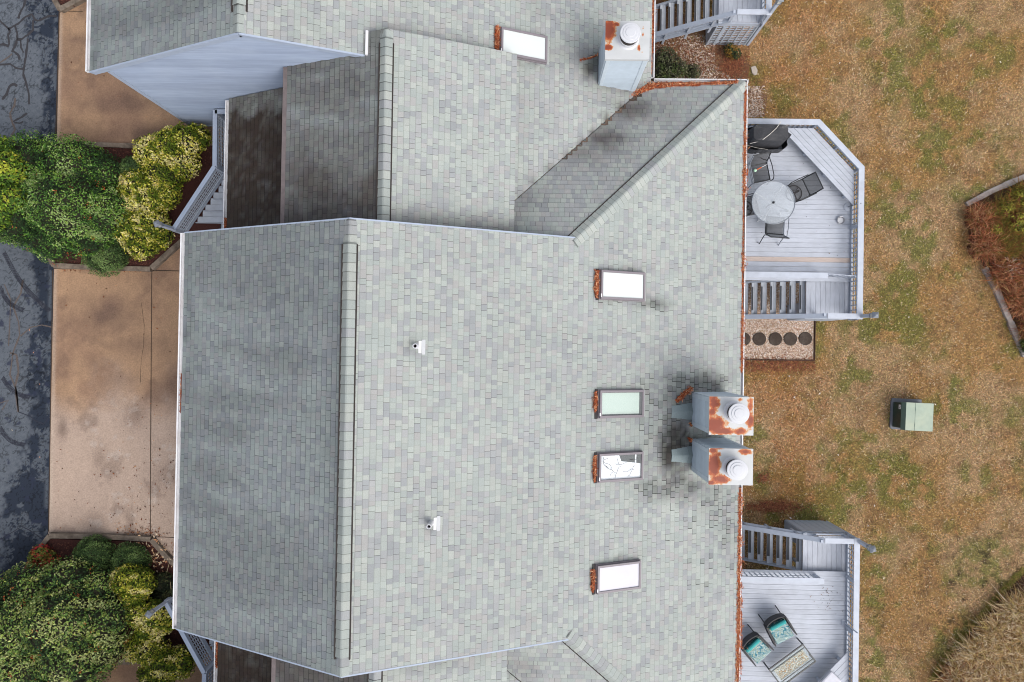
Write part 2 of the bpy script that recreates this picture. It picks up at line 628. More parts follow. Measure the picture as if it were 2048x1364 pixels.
def lawn_col(X, Y, blade=False):
    n1, n2, n3 = fbm(X, Y, 0.8, 11), fbm(X, Y, 2.6, 21), fbm(X, Y, 0.35, 31)
    tan, ochre, brown, green = alb(188, 154, 113), alb(178, 139, 90), alb(140, 108, 77), alb(116, 122, 56)
    c = tan[None] + (ochre - tan)[None] * sstep(0.42, 0.62, n1)[:, None]
    c = c + (brown - c) * (0.5 * sstep(0.5, 0.75, n2))[:, None]
    px, py = frame_px(X, Y, ZY)
    g_ = np.zeros_like(X)
    for (a, b, rx, ry) in GREEN:
        g_ = np.maximum(g_, np.exp(-(((px - a) / (rx * 1.2)) ** 2 + ((py - b) / (ry * 1.2)) ** 2)))
    g_ = g_ * 0.75 + 0.55 * sstep(0.42, 0.66, fbm(X, Y, 1.1, 41))
    g_ = g_ * sstep(0.36, 0.60, fbm(X, Y, 3.0, 51))
    c = c + (green - c) * np.clip(g_ * 1.2, 0, 0.75)[:, None]
    rust = np.exp(-((px - 1560) / 90) ** 2) * sstep(0.35, 0.6, fbm(X, Y, 0.9, 61)) * ((py < 260) | ((py > 715) & (py < 1010)))
    c = c + (alb(182, 124, 76) - c) * (0.55 * rust)[:, None]
    dark = np.exp(-(((px - 1940) / 110) ** 2 + ((py - 1180) / 130) ** 2)) * sstep(0.60, 0.72, fbm(X, Y, 5.0, 71))
    c = c + (alb(70, 56, 44) - c) * np.clip(dark, 0, 0.8)[:, None]
    return c


lawn = grid_sheet('lawn', 2.5, 19.0, -15.0, 15.0, 0.09, ZY, lambda X, Y: lawn_col(X, Y) * 0.72, M['lawn'],
                  zfn=lambda X, Y: ZY + 0.015 * (fbm(X, Y, 1.5, 5) - 0.5))
tag(lawn, kind='structure')

# grass blades: one uncountable mass
nb = 330000
bx, by = rng.uniform(4.4, 17.6, nb), rng.uniform(-12.2, 12.6, nb)
bc = lawn_col(bx, by)
bc = bc * rng.uniform(0.35, 1.75, nb)[:, None] * (1 + rng.normal(0, 0.06, (nb, 3)))
pale = rng.random(nb) < 0.05
bc[pale] = alb(226, 204, 170) * rng.uniform(0.8, 1.1, pale.sum())[:, None]
ang, ln, wd, tilt = rng.uniform(0, 2 * math.pi, nb), rng.uniform(0.045, 0.11, nb), rng.uniform(0.008, 0.019, nb), rng.uniform(0.15, 0.75, nb)
dx, dy = np.cos(ang), np.sin(ang)
b0 = np.stack([bx, by, np.full(nb, ZY - 0.004)], 1)
sdv = np.stack([-dy, dx, np.zeros(nb)], 1) * wd[:, None]
tip = b0 + np.stack([dx * ln, dy * ln, ln * tilt], 1)
bv = np.empty((nb, 3, 3))
bv[:, 0], bv[:, 1], bv[:, 2] = b0 - sdv, b0 + sdv, tip
gr = quick_mesh('grass', bv.reshape(-1, 3), np.arange(nb * 3).reshape(-1, 3), np.repeat(bc, 3, 0), M['blade'])
tag(gr, 'short dormant brown lawn grass with green patches', 'grass', kind='stuff')

XE = (at(107, 540).x + at(98, 1065).x) / 2       # edge between road and drive


def asphalt_col(X, Y):
    px, py = frame_px(X, Y, 0.0)
    wob = (fbm(X, Y, 1.6, 81) - 0.5) * 60 + (fbm(X, Y, 9, 82) - 0.5) * 22
    edge = np.interp(py, [0, 60, 130, 200, 300, 420, 520, 620, 700, 790, 850, 920, 980, 1040, 1100, 1364],
                     [45, 62, 80, 86, 70, 70, 64, 76, 44, 58, 60, 40, 22, 6, 2, -10])
    worn = sstep(8, -8, px - edge + wob)
    worn = np.maximum(worn, 0.75 * sstep(0.60, 0.66, fbm(X, Y, 2.0, 83) + 0.12 * (px < 60)) * (fbm(X, Y, 14, 87) > 0.42))
    worn = np.maximum(worn, 0.7 * np.exp(-((px - (XEPX(py) - 6)) / 4) ** 2) * (fbm(X, Y, 3.0, 84) > 0.5))
    fine = fbm(X, Y, 18, 85)
    c = alb(44, 52, 66)[None] + (alb(106, 112, 120) - alb(44, 52, 66))[None] * (worn * (0.72 + 0.5 * (fine - 0.3)))[:, None]
    for sc_, th in ((2.2, .016), (4.5, .020)):
        cr_ = np.abs(fbm(X, Y, sc_, 88 + int(sc_), 3) - .5) < th
        c[cr_] *= 0.55
    spots = sstep(0.66, 0.70, fbm(X, Y, 3.2, 86)) * (py > 560)
    c = c + (alb(48, 54, 74) - c) * (0.8 * spots)[:, None]
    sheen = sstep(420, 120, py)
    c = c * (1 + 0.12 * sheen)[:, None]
    return c


def XEPX(py):
    return np.interp(py, [0, 300, 540, 1065, 1364], [119, 112, 107, 98, 94])


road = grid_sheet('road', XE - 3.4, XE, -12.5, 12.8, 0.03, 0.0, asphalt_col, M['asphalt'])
tag(road, kind='structure')
road2 = grid_sheet('road', XE - 16, XE - 3.395, -40, 40, 0.8, -0.004, lambda X, Y: np.tile(alb(110, 112, 132), (X.size, 1)), M['asphalt'])
tag(road2, kind='structure')


def strip(mb, pts, w, z, mi=0, wob=0.3, sub=3):
    P = []
    for a, b in zip(pts[:-1], pts[1:]):
        for k in range(sub):
            P.append(Vector(a).lerp(Vector(b), k / sub))
    P.append(Vector(pts[-1]))
    V = []
    for i, p in enumerate(P):
        d = P[min(i + 1, len(P) - 1)] - P[max(i - 1, 0)]
        d.z = 0
        d.normalize()
        n = Vector((-d.y, d.x, 0))
        ww = w * (1 + random.uniform(-wob, wob)) / 2
        j = n * random.uniform(-0.12, 0.12) * w
        V += [(p.x + n.x * ww + j.x, p.y + n.y * ww + j.y, z), (p.x - n.x * ww + j.x, p.y - n.y * ww + j.y, z)]
    mb.add(V, [(2 * i, 2 * i + 1, 2 * i + 3, 2 * i + 2) for i in range(len(P) - 1)], mi)


def zp(lst, sc, ox=0, oy=0):
    return [at(ox + a / sc, oy + b / sc, 0) for a, b in lst]


mb = MB()
for pl, w in (([(235, 0), (215, 60), (180, 125), (165, 170)], 5), ([(75, 265), (130, 235), (165, 215), (230, 155), (290, 130), (320, 180), (350, 190), (400, 165), (450, 145), (515, 147)], 4),
              ([(0, 190), (40, 225), (80, 265), (90, 290), (75, 320), (85, 400), (70, 420), (30, 400), (0, 410)], 4.5), ([(140, 235), (155, 290), (160, 350), (140, 410), (115, 465), (165, 495), (180, 545)], 5),
              ([(300, 185), (300, 270), (250, 320), (200, 355), (160, 360)], 4.5), ([(190, 365), (190, 430), (215, 480)], 3.5),
              ([(255, 350), (240, 470), (225, 590), (215, 620), (215, 690), (240, 760), (262, 850), (265, 950)], 4.5), ([(0, 590), (90, 580), (150, 620), (205, 630)], 4),
              ([(20, 905), (60, 860), (85, 790), (120, 765), (160, 780)], 5), ([(120, 1105), (180, 1075), (250, 1030)], 4), ([(130, 1115), (180, 1120), (210, 1105)], 3)):
    strip(mb, zp(pl, 4.545), w / 1400 * 22 * 1.0, 0.005)
crk = mb.build('crack_sealant', M['sealant'], road)
mb = MB()
for pl, w, sc, oy in (([(140, 890), (130, 960), (92, 1030), (100, 1080), (125, 1140), (135, 1180), (100, 1240), (90, 1280)], 4.5, 4.545, 0), ([(0, 570), (60, 530), (110, 490)], 3, 4.545, 0),
                      ([(105, 0), (95, 60), (60, 120), (85, 190), (90, 250), (60, 330), (45, 430), (75, 500), (85, 600)], 3.4, 2.273, 560), ([(45, 330), (75, 340), (85, 420), (70, 480), (82, 600)], 4, 2.273, 560),
                      ([(95, 255), (140, 215), (190, 205), (240, 215)], 2.5, 2.273, 560), ([(0, 560), (40, 545), (10, 590)], 2, 2.273, 560), ([(20, 20), (50, 90), (40, 300)], 2.2, 2.273, 560)):
    strip(mb, zp(pl, sc, 0, oy), w / 1400 * 22, 0.005)
mb.build('crack_filler', M['sealant_old'], road)
mb = MB()
for pl in ([(85, 600), (140, 620), (160, 640), (200, 655), (215, 635), (230, 615)], [(0, 1180), (50, 1150), (100, 1120), (140, 1140), (190, 1175)]):
    strip(mb, zp(pl, 2.273, 0, 560), 1.6 / 1400 * 22, 0.005)
for (a, b) in (((8, 505), (100, 622)), ((0, 575), (48, 620)), ((5, 755), (60, 795)), ((0, 855), (50, 890))):
    n = Vector((b[1] - a[1], a[0] - b[0])).normalized()
    for k in range(-2, 3):
        q = [(a[0] + (b[0] - a[0]) * t + n.x * k * 1.9 - 8 * math.sin(math.pi * t) * n.x, a[1] + (b[1] - a[1]) * t + n.y * k * 1.9 + 8 * math.sin(math.pi * t)) for t in np.linspace(0, 1, 6)]
        strip(mb, [at(x, y, 0) for x, y in q], 0.020, 0.005, 0, 0.4)
mb.build('tyre_mark', M['tyre_mark'], road)


def drive_col(X, Y):
    px, py = frame_px(X, Y, 0.0)
    c = alb(180, 146, 116)[None] + (alb(160, 128, 104) - alb(180, 146, 116))[None] * sstep(0.4, 0.6, fbm(X, Y, 0.7, 91))[:, None]
    low = sstep(740, 860, py + (fbm(X, Y, 0.8, 92) - 0.5) * 160) * (py < 1200)
    c = c + (alb(196, 174, 158) - c) * (0.85 * low)[:, None]
    st = np.zeros_like(X)
    for (a, b, rx, ry, k) in ((250, 205, 90, 26, .9), (150, 80, 50, 12, .6), (180, 120, 40, 30, .35), (300, 268, 150, 30, .75), (230, 250, 60, 24, .5), (220, 630, 70, 45, .8), (270, 690, 60, 30, .55), (170, 600, 30, 25, .4),
                              (150, 640, 40, 14, .4), (290, 560, 40, 40, .35), (350, 770, 30, 40, .7), (330, 690, 30, 60, .4), (125, 855, 12, 24, .7), (200, 915, 14, 30, .5), (115, 800, 20, 60, .35), (275, 830, 24, 30, .5),
                              (340, 950, 30, 25, .55), (190, 730, 40, 20, .4), (240, 760, 50, 24, .3), (300, 1340, 60, 30, .3), (190, 1040, 30, 20, .35), (130, 150, 20, 60, .4)):
        st = np.maximum(st, k * np.exp(-(((px - a) / rx) ** 2 + ((py - b) / ry) ** 2)) * (0.55 + 0.9 * fbm(X, Y, 2.4, 93)))
    st = np.maximum(st, 0.45 * sstep(0.56, 0.72, fbm(X, Y, 1.3, 94)))
    c = c + (alb(102, 82, 74) - c) * np.clip(st * .8, 0, 0.7)[:, None]
    pale = sstep(0.66, 0.70, fbm(X, Y, 4.5, 95)) * low * (px > 170)
    c = c + (alb(206, 194, 184) - c) * (0.3 * pale)[:, None]
    tide = np.exp(-((px - XEPX(py) - 4) / 4) ** 2)
    c = c + (alb(204, 184, 166) - c) * (0.45 * tide)[:, None]
    return c * (0.86 + 0.16 * fbm(X, Y, 14, 96) + .14 * fbm(X, Y * .25, 5, 98))[:, None]


drive = grid_sheet('driveway', XE, -7.4, -12.5, 12.8, 0.045, 0.012, drive_col, M['concrete'])
tag(drive, kind='structure')
mb = MB()
for a, b, w in (((118, 23), (166, 23), .02), ((107, 537), (364, 542), .028), ((304, 540), (301, 1075), .024), ((98, 1064), (355, 1075), .02), ((106, 540), (98, 1063), .03), ((119, 25), (112, 284), .04)):
    strip(mb, [at(*a), at((a[0] + b[0]) / 2, (a[1] + b[1]) / 2), at(*b)], w, 0.017, 0, 0.25)
for pl in ([(283, 605), (289, 650), (288, 690), (283, 720), (281, 765)],):
    strip(mb, [at(*p) for p in pl], 0.012, 0.017, 0, 0.5)
mb.build('joint', M['joint'], drive)

# ------------------------------------------------------------------ planting beds
BEDS = {}


def bed(key, outer, timber_px, label, tz=0.17, z0=0.0, mz=0.11, mats=None, grey=False, tl='timber_edging', name='mulch_bed', wob=None, lap=None):
    pts = [at(x, y, z0 + mz) for x, y in outer]
    cx, cy = sum(p.x for p in pts) / len(pts), sum(p.y for p in pts) / len(pts)
    m = MB()
    m.prism([(p.x, p.y) for p in pts], z0 + 0.001, z0 + mz)
    o = m.build(name, mats or M['mulch'])
    tag(o, kind='structure')
    BEDS[key] = o
    e = empty(tl, (cx, cy, z0), label, 'edging')
    for pl in timber_px:
        P = [at(x, y, z0 + tz) for x, y in pl]
        for a, b in zip(P[:-1], P[1:]):
            m = MB()
            n = 5
            for k in range(n):
                q0, q1 = a.lerp(b, k / n), a.lerp(b, (k + 1) / n)
                for q in (q0, q1):
                    q.z = z0 + tz / 2
                j = random.uniform(-.008, .008)
                m.beam(q0, q1, 0.15 + random.uniform(-.012, .012), tz + j)
            m.build('timber', M['timber_grey'] if grey else M['timber'], e)
    return pts


bed('top', [(50, 296), (112, 292), (300, 293), (432, 292), (442, 330), (440, 470), (372, 474), (302, 534), (108, 528), (88, 500), (50, 450)],
    [[(112, 290), (205, 289), (300, 293)], [(90, 503), (107, 531), (205, 535), (300, 538)], [(302, 536), (336, 505), (372, 474)]],
    'weathered timbers edging the upper mulch bed beside the drive')
bed('low', [(98, 1078), (300, 1083), (352, 1135), (372, 1180), (420, 1290), (400, 1318), (240, 1322), (120, 1380), (20, 1380), (36, 1200), (50, 1150)],
    [[(98, 1072), (200, 1073), (300, 1079)], [(302, 1080), (330, 1112), (356, 1136)], [(98, 1072), (68, 1110), (46, 1150)], [(236, 1325), (320, 1322), (400, 1318)]],
    'weathered timbers edging the lower mulch bed beside the drive')
bed('corner', [(105, -25), (160, -25), (165, -6), (119, 16)], [[(103, -10), (119, 18), (168, -8)]], 'dark timbers edging the small bed at the top left corner')

# mulch chips and dead leaves over the beds
def chips(name, px_rect, z, n, cols, size, label, cat, lift=0.02):
    pts = np.array([tuple(at(rng.uniform(px_rect[0], px_rect[2]), rng.uniform(px_rect[1], px_rect[3]), z)) for _ in range(n)])
    return flakes(name, pts, cols, size, label, cat, lift)


def flakes(name, pts, cols, size, label, cat, lift=0.02, parent=None, mat_=None, asp=0.45):
    n = len(pts)
    a = rng.uniform(0, 2 * math.pi, n)
    s1 = rng.uniform(size[0], size[1], n)
    s2 = s1 * rng.uniform(asp * 0.6, asp * 1.4, n)
    u = np.stack([np.cos(a), np.sin(a), rng.uniform(-.3, .3, n)], 1) * s1[:, None] / 2
    w = np.stack([-np.sin(a), np.cos(a), rng.uniform(-.4, .4, n)], 1) * s2[:, None] / 2
    p = pts + np.array([0, 0, 1.0]) * (lift + 0.3 * s1[:, None])
    V = np.empty((n, 4, 3))
    V[:, 0], V[:, 1], V[:, 2], V[:, 3] = p - u, p - w * 0.9 + u * .1, p + u, p + w
    cols = np.array(cols)
    C = cols[rng.integers(0, len(cols), n)] * rng.uniform(0.7, 1.25, n)[:, None]
    o = quick_mesh(name, V.reshape(-1, 3), np.arange(n * 4).reshape(-1, 4), np.repeat(C, 4, 0), mat_ or M['chip'], parent)
    if label:
        tag(o, label, cat, kind='stuff')
    return o


MC = [alb(98, 54, 46), alb(76, 44, 38), alb(128, 82, 66), alb(58, 38, 34)]
P_ = []
for rect, n in (((110, 294, 440, 330), 2600), ((110, 490, 300, 530), 2200), ((260, 440, 440, 530), 1800), ((60, 1085, 340, 1180), 6000), ((270, 1110, 400, 1320), 2600), ((110, 0, 150, 14), 200)):
    for _ in range(n):
        x, y = rng.uniform(rect[0], rect[2]), rng.uniform(rect[1], rect[3])
        if rect[3] == 530 and x > 290 and (x - 302) / 70 + (534 - y) / -60 > -0.12:
            continue
        if rect[1] == 1085 and (x < 98 + (1078 - y) * 0.62 or x > 300 + (y - 1083) * 1.0):
            continue
        if rect[1] == 1110 and x > 300 + (y - 1083) * 0.9 and y < 1140:
            continue
        P_.append(tuple(at(x, y, 0.11)))
flakes('mulch_chips', np.array(P_), MC, (0.02, 0.06), 'dark red brown bark chips covering the beds', 'mulch', 0.0)

LC = [alb(150, 92, 60), alb(120, 70, 48), alb(190, 140, 100), alb(96, 60, 44)]
P_ = []
for _ in range(240):
    x, y = rng.uniform(108, 352), 1066 - abs(rng.normal(0, 1)) * 130
    if y > 760 and rng.random() < 0.3 + 0.7 * (x > 220):
        P_.append(tuple(at(x, y, 0.02)))
for _ in range(150):
    x, y = rng.normal(280, 26), rng.normal(1066, 6)
    if y < 1074:
        P_.append(tuple(at(x, y, 0.02)))
for _ in range(60):
    P_.append(tuple(at(rng.uniform(305, 352), rng.uniform(1085, 1110), 0.02)))
for _ in range(40):
    P_.append(tuple(at(rng.uniform(118, 400), rng.uniform(30, 283), 0.02)))
for _ in range(26):
    P_.append(tuple(at(rng.uniform(112, 350), rng.uniform(548, 760), 0.02)))
for _ in range(60):
    P_.append(tuple(at(rng.uniform(125, 300), rng.normal(541, 1.5), 0.02)))
flakes('fallen_leaves', np.array(P_), LC, (0.03, 0.085), 'small brown dead leaves scattered over the concrete drive', 'leaves', 0.0)
P_ = [tuple(at(rng.normal(290, 22), rng.normal(1100, 10), 0.13)) for _ in range(60)] + [tuple(at(rng.normal(320, 14), rng.normal(1120, 14), 0.13)) for _ in range(60)]
P_ = [p for p in P_]
flakes('leaf_litter', np.array(P_), [alb(230, 190, 150), alb(206, 150, 110), alb(240, 214, 180)], (0.05, 0.12), 'pale curled dead leaves lying on the lower mulch bed', 'leaves', 0.01)
P_ = [tuple(at(x, y, 0.005)) for x, y in ((68, 705), (80, 768), (80, 914), (25, 860), (60, 660), (66, 1094))]
flakes('stray_leaves', np.array(P_), [alb(230, 160, 120), alb(230, 214, 180)], (0.05, 0.07), 'few bright stray leaves lying on the dark asphalt', 'leaves', 0.0)
P_ = [tuple(at(rng.uniform(1500, 2030), rng.uniform(10, 1350), ZY)) for _ in range(110)]
flakes('lawn_litter', np.array(P_), [alb(235, 225, 215), alb(215, 200, 180), alb(220, 170, 130)], (0.03, 0.10), 'pale leaf scraps and twigs scattered on the lawn', 'leaves', 0.03)

# ------------------------------------------------------------------ shrubs
def shrub(name, base_px, lobes, n, leaf, pal, label, cat, group=None, z0=0.0, stems=4, clump=3.0, berries=0, twigs=0, up=0.25, core=0.86, shape=0.5):
    """lobes: (px, py, z centre, radius, zscale); leaves sit in a shell round each lobe, whatever falls inside another lobe is dropped"""
    b = at(*base_px, z0)
    root = empty(name, b, label, cat, group)
    L = []
    for (x, y, zc, r, zs) in lobes:
        c = at(x, y, z0 + zc)
        L.append((np.array(c), r, zs))
    area = np.array([r * r * (0.5 + zs) for _, r, zs in L])
    cnt = (n * area / area.sum()).astype(int)
    PT, NR = [], []
    for (c, r, zs), k in zip(L, cnt):
        d = rng.normal(size=(k, 3))
        d /= np.linalg.norm(d, axis=1)[:, None]
        d[:, 2] = np.where((d[:, 2] < -0.35) & (rng.random(k) < 0.8), -d[:, 2], d[:, 2])
        bump = 1 + 0.22 * (fbm(d[:, 0] * 3 + c[0], d[:, 1] * 3 + d[:, 2] * 2 + c[1], clump / 3.0 * 1.3, 5) - 0.5) * 2
        rad = r * bump * (1 - 0.22 * rng.random(k) ** 1.6)
        p = c + d * rad[:, None] * np.array([1, 1, zs])
        keep = p[:, 2] > z0 + 0.05
        for (c2, r2, zs2) in L:
            if c2 is c:
                continue
            q = (p - c2) / np.array([1, 1, zs2])
            keep &= np.linalg.norm(q, axis=1) > r2 * 0.80
        PT.append(p[keep])
        NR.append(d[keep])
    P, Nn = np.concatenate(PT), np.concatenate(NR)
    k = len(P)
    nr = Nn + rng.normal(0, 0.55, (k, 3)) + np.array([0, 0, up])
    nr /= np.linalg.norm(nr, axis=1)[:, None]
    t = np.cross(nr, rng.normal(size=(k, 3)))
    t /= np.linalg.norm(t, axis=1)[:, None]
    w = np.cross(nr, t)
    s = rng.uniform(leaf[0], leaf[1], k)[:, None]
    V = np.empty((k, 4, 3))
    V[:, 0], V[:, 1], V[:, 2], V[:, 3] = P - t * s * .5, P - w * s * shape * .5 + nr * s * .08, P + t * s * .5, P + w * s * shape * .5 + nr * s * .08
    cl = fbm(P[:, 0] + P[:, 2] * .7, P[:, 1] - P[:, 2] * .5, clump, 9)
    pal = np.array(pal)
    j = np.clip(((cl - 0.5) * 2.6 + 0.5 + rng.normal(0, 0.22, k)) * len(pal), 0, len(pal) - 1).astype(int)
    C = pal[j] * rng.uniform(0.65, 1.35, k)[:, None] * (1 + rng.normal(0, 0.05, (k, 3)))
    quick_mesh('foliage', V.reshape(-1, 3), np.arange(k * 4).reshape(-1, 4), np.clip(np.repeat(C, 4, 0), 0.004, 0.9), M['leaf'], root)
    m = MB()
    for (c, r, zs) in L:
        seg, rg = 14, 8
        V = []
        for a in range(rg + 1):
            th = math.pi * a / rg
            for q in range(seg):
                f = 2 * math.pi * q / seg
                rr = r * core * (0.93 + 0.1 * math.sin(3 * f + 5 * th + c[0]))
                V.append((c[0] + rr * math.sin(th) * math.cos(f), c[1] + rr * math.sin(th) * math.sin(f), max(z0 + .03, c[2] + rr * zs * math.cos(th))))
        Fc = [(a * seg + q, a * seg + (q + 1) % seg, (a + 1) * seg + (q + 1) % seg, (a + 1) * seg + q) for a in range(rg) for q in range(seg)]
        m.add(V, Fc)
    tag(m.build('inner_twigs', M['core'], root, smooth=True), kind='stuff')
    m = MB()
    for (c, r, zs) in L[:max(stems, 1)]:
        m.tube([(b.x, b.y, z0), (b.x * .6 + c[0] * .4, b.y * .6 + c[1] * .4, z0 + (c[2] - z0) * .6), tuple(c)], [.05, .04, .02], 6)
    m.build('stem', M['bark'], root)
    if berries:
        m = MB()
        idx = rng.integers(0, k, berries)
        for i in idx:
            for _ in range(random.randint(3, 8)):
                q = P[i] + rng.normal(0, .04, 3) + Nn[i] * .03
                m.lathe(q, [(0, -.014), (.014, 0), (0, .014)], 5)
        tag(m.build('berries', mat('orange red berry', alb(216, 84, 40), 0.4), root), kind='stuff')
    if twigs:
        tm_ = mat('pale twig', alb(196, 176, 140), 0.8)
        for i in rng.integers(0, k, twigs):
            m = MB()
            p = Vector(P[i])
            d = Vector(rng.normal(size=3)) * 0.5 + Vector(Nn[i])
            d.z = abs(d.z) * .5
            m.tube([p, p + d.normalized() * random.uniform(.25, .6)], [.009, .004], 5)
            m.build('bare_twig', tm_, root)
    return root


HOLLY = [alb(40, 60, 34), alb(56, 88, 42), alb(74, 114, 48), alb(98, 140, 54), alb(124, 158, 66), alb(152, 174, 108)]
HOLLY2 = [alb(44, 62, 38), alb(68, 96, 52), alb(96, 126, 62), alb(122, 150, 70), alb(154, 168, 84), alb(172, 182, 116)]
GOLD = [alb(80, 98, 28), alb(112, 128, 36), alb(142, 148, 46), alb(184, 178, 64), alb(218, 208, 100), alb(234, 222, 150)]
BOX = [alb(64, 86, 50), alb(84, 108, 60), alb(104, 130, 72), alb(126, 150, 90)]
shrub('holly_bush', (125, 400), [(70, 340, .9, 1.1, .9), (150, 345, 1.0, 1.15, .9), (205, 350, .85, .72, 1.0), (60, 425, 1.0, 1.15, .9), (140, 415, 1.2, 1.35, .9), (205, 425, .95, .95, 1.0), (110, 465, .9, .95, .9), (180, 470, .8, .75, 1.0), (30, 385, .9, 1.0, .9), (20, 440, .7, .8, .9)],
      56000, (0.04, 0.085), HOLLY, 'large dark green holly spreading over the kerb of the upper bed', 'shrub', berries=26, twigs=0, clump=2.6)
shrub('yellow_green_shrub', (10, 380), [(12, 340, 1.75, .60, .8), (24, 398, 1.85, .45, .8), (2, 305, 1.5, .5, .8), (-8, 425, 1.8, .6, .8)], 5500, (0.06, 0.12), [alb(70, 100, 36), alb(98, 128, 42), alb(130, 150, 48), alb(168, 174, 60)],
      'bright yellow green shrub at the left edge beside the big holly', 'shrub', clump=3)
for i, (args) in enumerate((
        ((320, 330), [(310, 310, .8, .62, .95), (345, 295, .8, .62, .95), (372, 285, .85, .55, .95), (330, 345, .8, .62, .95), (366, 325, .8, .55, .95), (395, 275, .7, .42, 1.0)], 11500, 'golden variegated shrub in the upper bed, the highest one by the porch rail'),
        ((285, 390), [(280, 375, .75, .62, .95), (305, 395, .75, .62, .95), (330, 385, .75, .5, .95), (272, 410, .7, .45, 1.0)], 8500, 'golden variegated shrub in the middle of the upper bed'),
        ((280, 460), [(265, 455, .75, .56, .95), (300, 450, .75, .60, .95), (285, 480, .7, .60, .95), (315, 470, .55, .48, .95)], 8500, 'golden variegated shrub at the lower corner of the upper bed below the lamp post'))):
    shrub('golden_shrub', args[0], args[1], args[2], (0.05, 0.10), GOLD, args[3], 'shrub', 'golden shrubs in the upper bed', clump=4.5)
shrub('dwarf_evergreen', (210, 512), [(212, 505, .38, .74, .72)], 9000, (0.03, 0.06), BOX, 'clipped round evergreen overhanging the drive below the big holly', 'shrub', clump=4)
shrub('dwarf_evergreen', (266, 338), [(265, 336, .85, .36, .9)], 2600, (0.03, 0.06), BOX, 'small round evergreen between the holly and the golden shrubs', 'shrub', clump=4)
shrub('dwarf_evergreen', (190, 1108), [(190, 1112, .42, .63, .8)], 9000, (0.03, 0.06), BOX, 'larger clipped round evergreen in the lower bed', 'shrub', clump=4)
shrub('dwarf_evergreen', (258, 1120), [(262, 1124, .38, .60, .75)], 8000, (0.03, 0.06), BOX, 'smaller clipped round evergreen in the lower bed behind the golden shrub', 'shrub', clump=4)
shrub('nandina_shrub', (84, 1120), [(82, 1112, .34, .36, .9), (98, 1128, .3, .36, .9), (76, 1132, .3, .34, .9)], 3600, (0.05, 0.10), [alb(150, 50, 50), alb(196, 70, 66), alb(180, 96, 60), alb(140, 130, 60), alb(110, 120, 56)],
      'red leaved low shrub at the road corner of the lower bed', 'shrub', clump=5)
shrub('holly_bush', (110, 1240), [(70, 1185, 1.0, .95, .9), (140, 1170, 1.1, .90, .9), (190, 1180, 1.0, .72, .9), (50, 1250, 1.3, 1.2, .9), (130, 1240, 1.5, 1.2, .9), (205, 1240, 1.2, .9, .95), (60, 1330, 1.3, 1.25, .9), (150, 1310, 1.4, 1.15, .9), (200, 1290, 1.2, .8, .9), (0, 1210, 1.1, 1.0, .9), (-10, 1300, 1.3, 1.2, .9), (100, 1400, 1.3, 1.3, .9), (0, 1400, 1.3, 1.2, .9)],
      62000, (0.045, 0.10), HOLLY2, 'broad loose holly with orange berries filling the lower left corner', 'shrub', berries=90, twigs=10, clump=3.2, core=.84)
shrub('golden_shrub', (265, 1165), [(255, 1160, .85, .5, .95), (282, 1165, .85, .45, .95), (268, 1190, .8, .42, .95)], 5500, (0.05, 0.10), GOLD, 'golden variegated shrub in the lower bed beside the lamp post', 'shrub', 'golden shrubs in the lower bed', clump=4.5)
shrub('golden_shrub', (290, 1225), [(278, 1222, .85, .48, .95), (308, 1235, .85, .5, .95), (300, 1262, .8, .45, .95), (330, 1240, .7, .40, .95)], 6500, (0.05, 0.10), GOLD, 'golden variegated shrub in the lower bed under the eaves', 'shrub', 'golden shrubs in the lower bed', clump=4.5)
shrub('golden_shrub', (310, 1310), [(275, 1295, .75, .45, .95), (305, 1300, .85, .5, .95), (330, 1330, .85, .55, .95), (360, 1325, .8, .5, .95), (310, 1345, .8, .5, .95)], 8500, (0.05, 0.10), [c * .9 for c in GOLD], 'golden variegated shrub at the foot of the frame beside the lower drive', 'shrub', 'golden shrubs in the lower bed', clump=4.5)
shrub('dark_shrub', (330, 1170), [(325, 1165, .3, .35, .9), (345, 1190, .3, .4, .9), (330, 1195, .3, .4, .9)], 2600, (0.05, 0.09), [alb(40, 48, 32), alb(60, 70, 42), alb(80, 80, 50)], 'dark sparse shrub in the shade beside the lower porch rail', 'shrub', clump=4, twigs=6)
shrub('grey_green_shrub', (1345, 135), [(1330, 120, .35, .42, .9), (1350, 140, .35, .42, .9), (1325, 150, .3, .4, .9), (1385, 145, .22, .28, .9)], 3600, (0.04, 0.08), [alb(70, 72, 56), alb(96, 100, 72), alb(130, 134, 100), alb(90, 104, 60)],
      'sparse grey green shrub on the gravel in the corner between the roofs', 'shrub', z0=ZY, clump=5, core=.6)
shrub('grey_green_shrub', (1462, 104), [(1460, 100, .25, .22, .9), (1470, 108, .2, .2, .9)], 700, (0.04, 0.08), [alb(40, 52, 36), alb(70, 84, 50), alb(140, 110, 50)], 'little dark weed growing against the lattice skirt', 'shrub', z0=ZY, clump=5, core=.5)


# ------------------------------------------------------------------ the row of houses
YM = -2.24


def my(y):
    return 2 * YM - y


S_L, S_R, S_N = 0.48, RS, 0.38
C_RX, C_RZ, C_EX, C_EZ, C_LX = -3.90, 6.78, 5.98, 2.38, -8.66
A_RX, A_RZ, A_EX, A_LX = -6.45, 6.78, 3.37, -11.18
A_Y = 6.83
N_RX, N_RZ, N_EX, N_LX = -3.36, 5.86, -0.35, -6.02
L_LX, L_LZ, L_S = -8.42, 2.62, 0.48


def zC_r(x):
    return C_RZ - S_R * (x - C_RX)


def zC_l(x):
    return C_RZ - S_L * (C_RX - x)


def zA_r(x):
    return A_RZ - S_R * (x - A_RX)


def zA_l(x):
    return A_RZ - S_L * (A_RX - x)


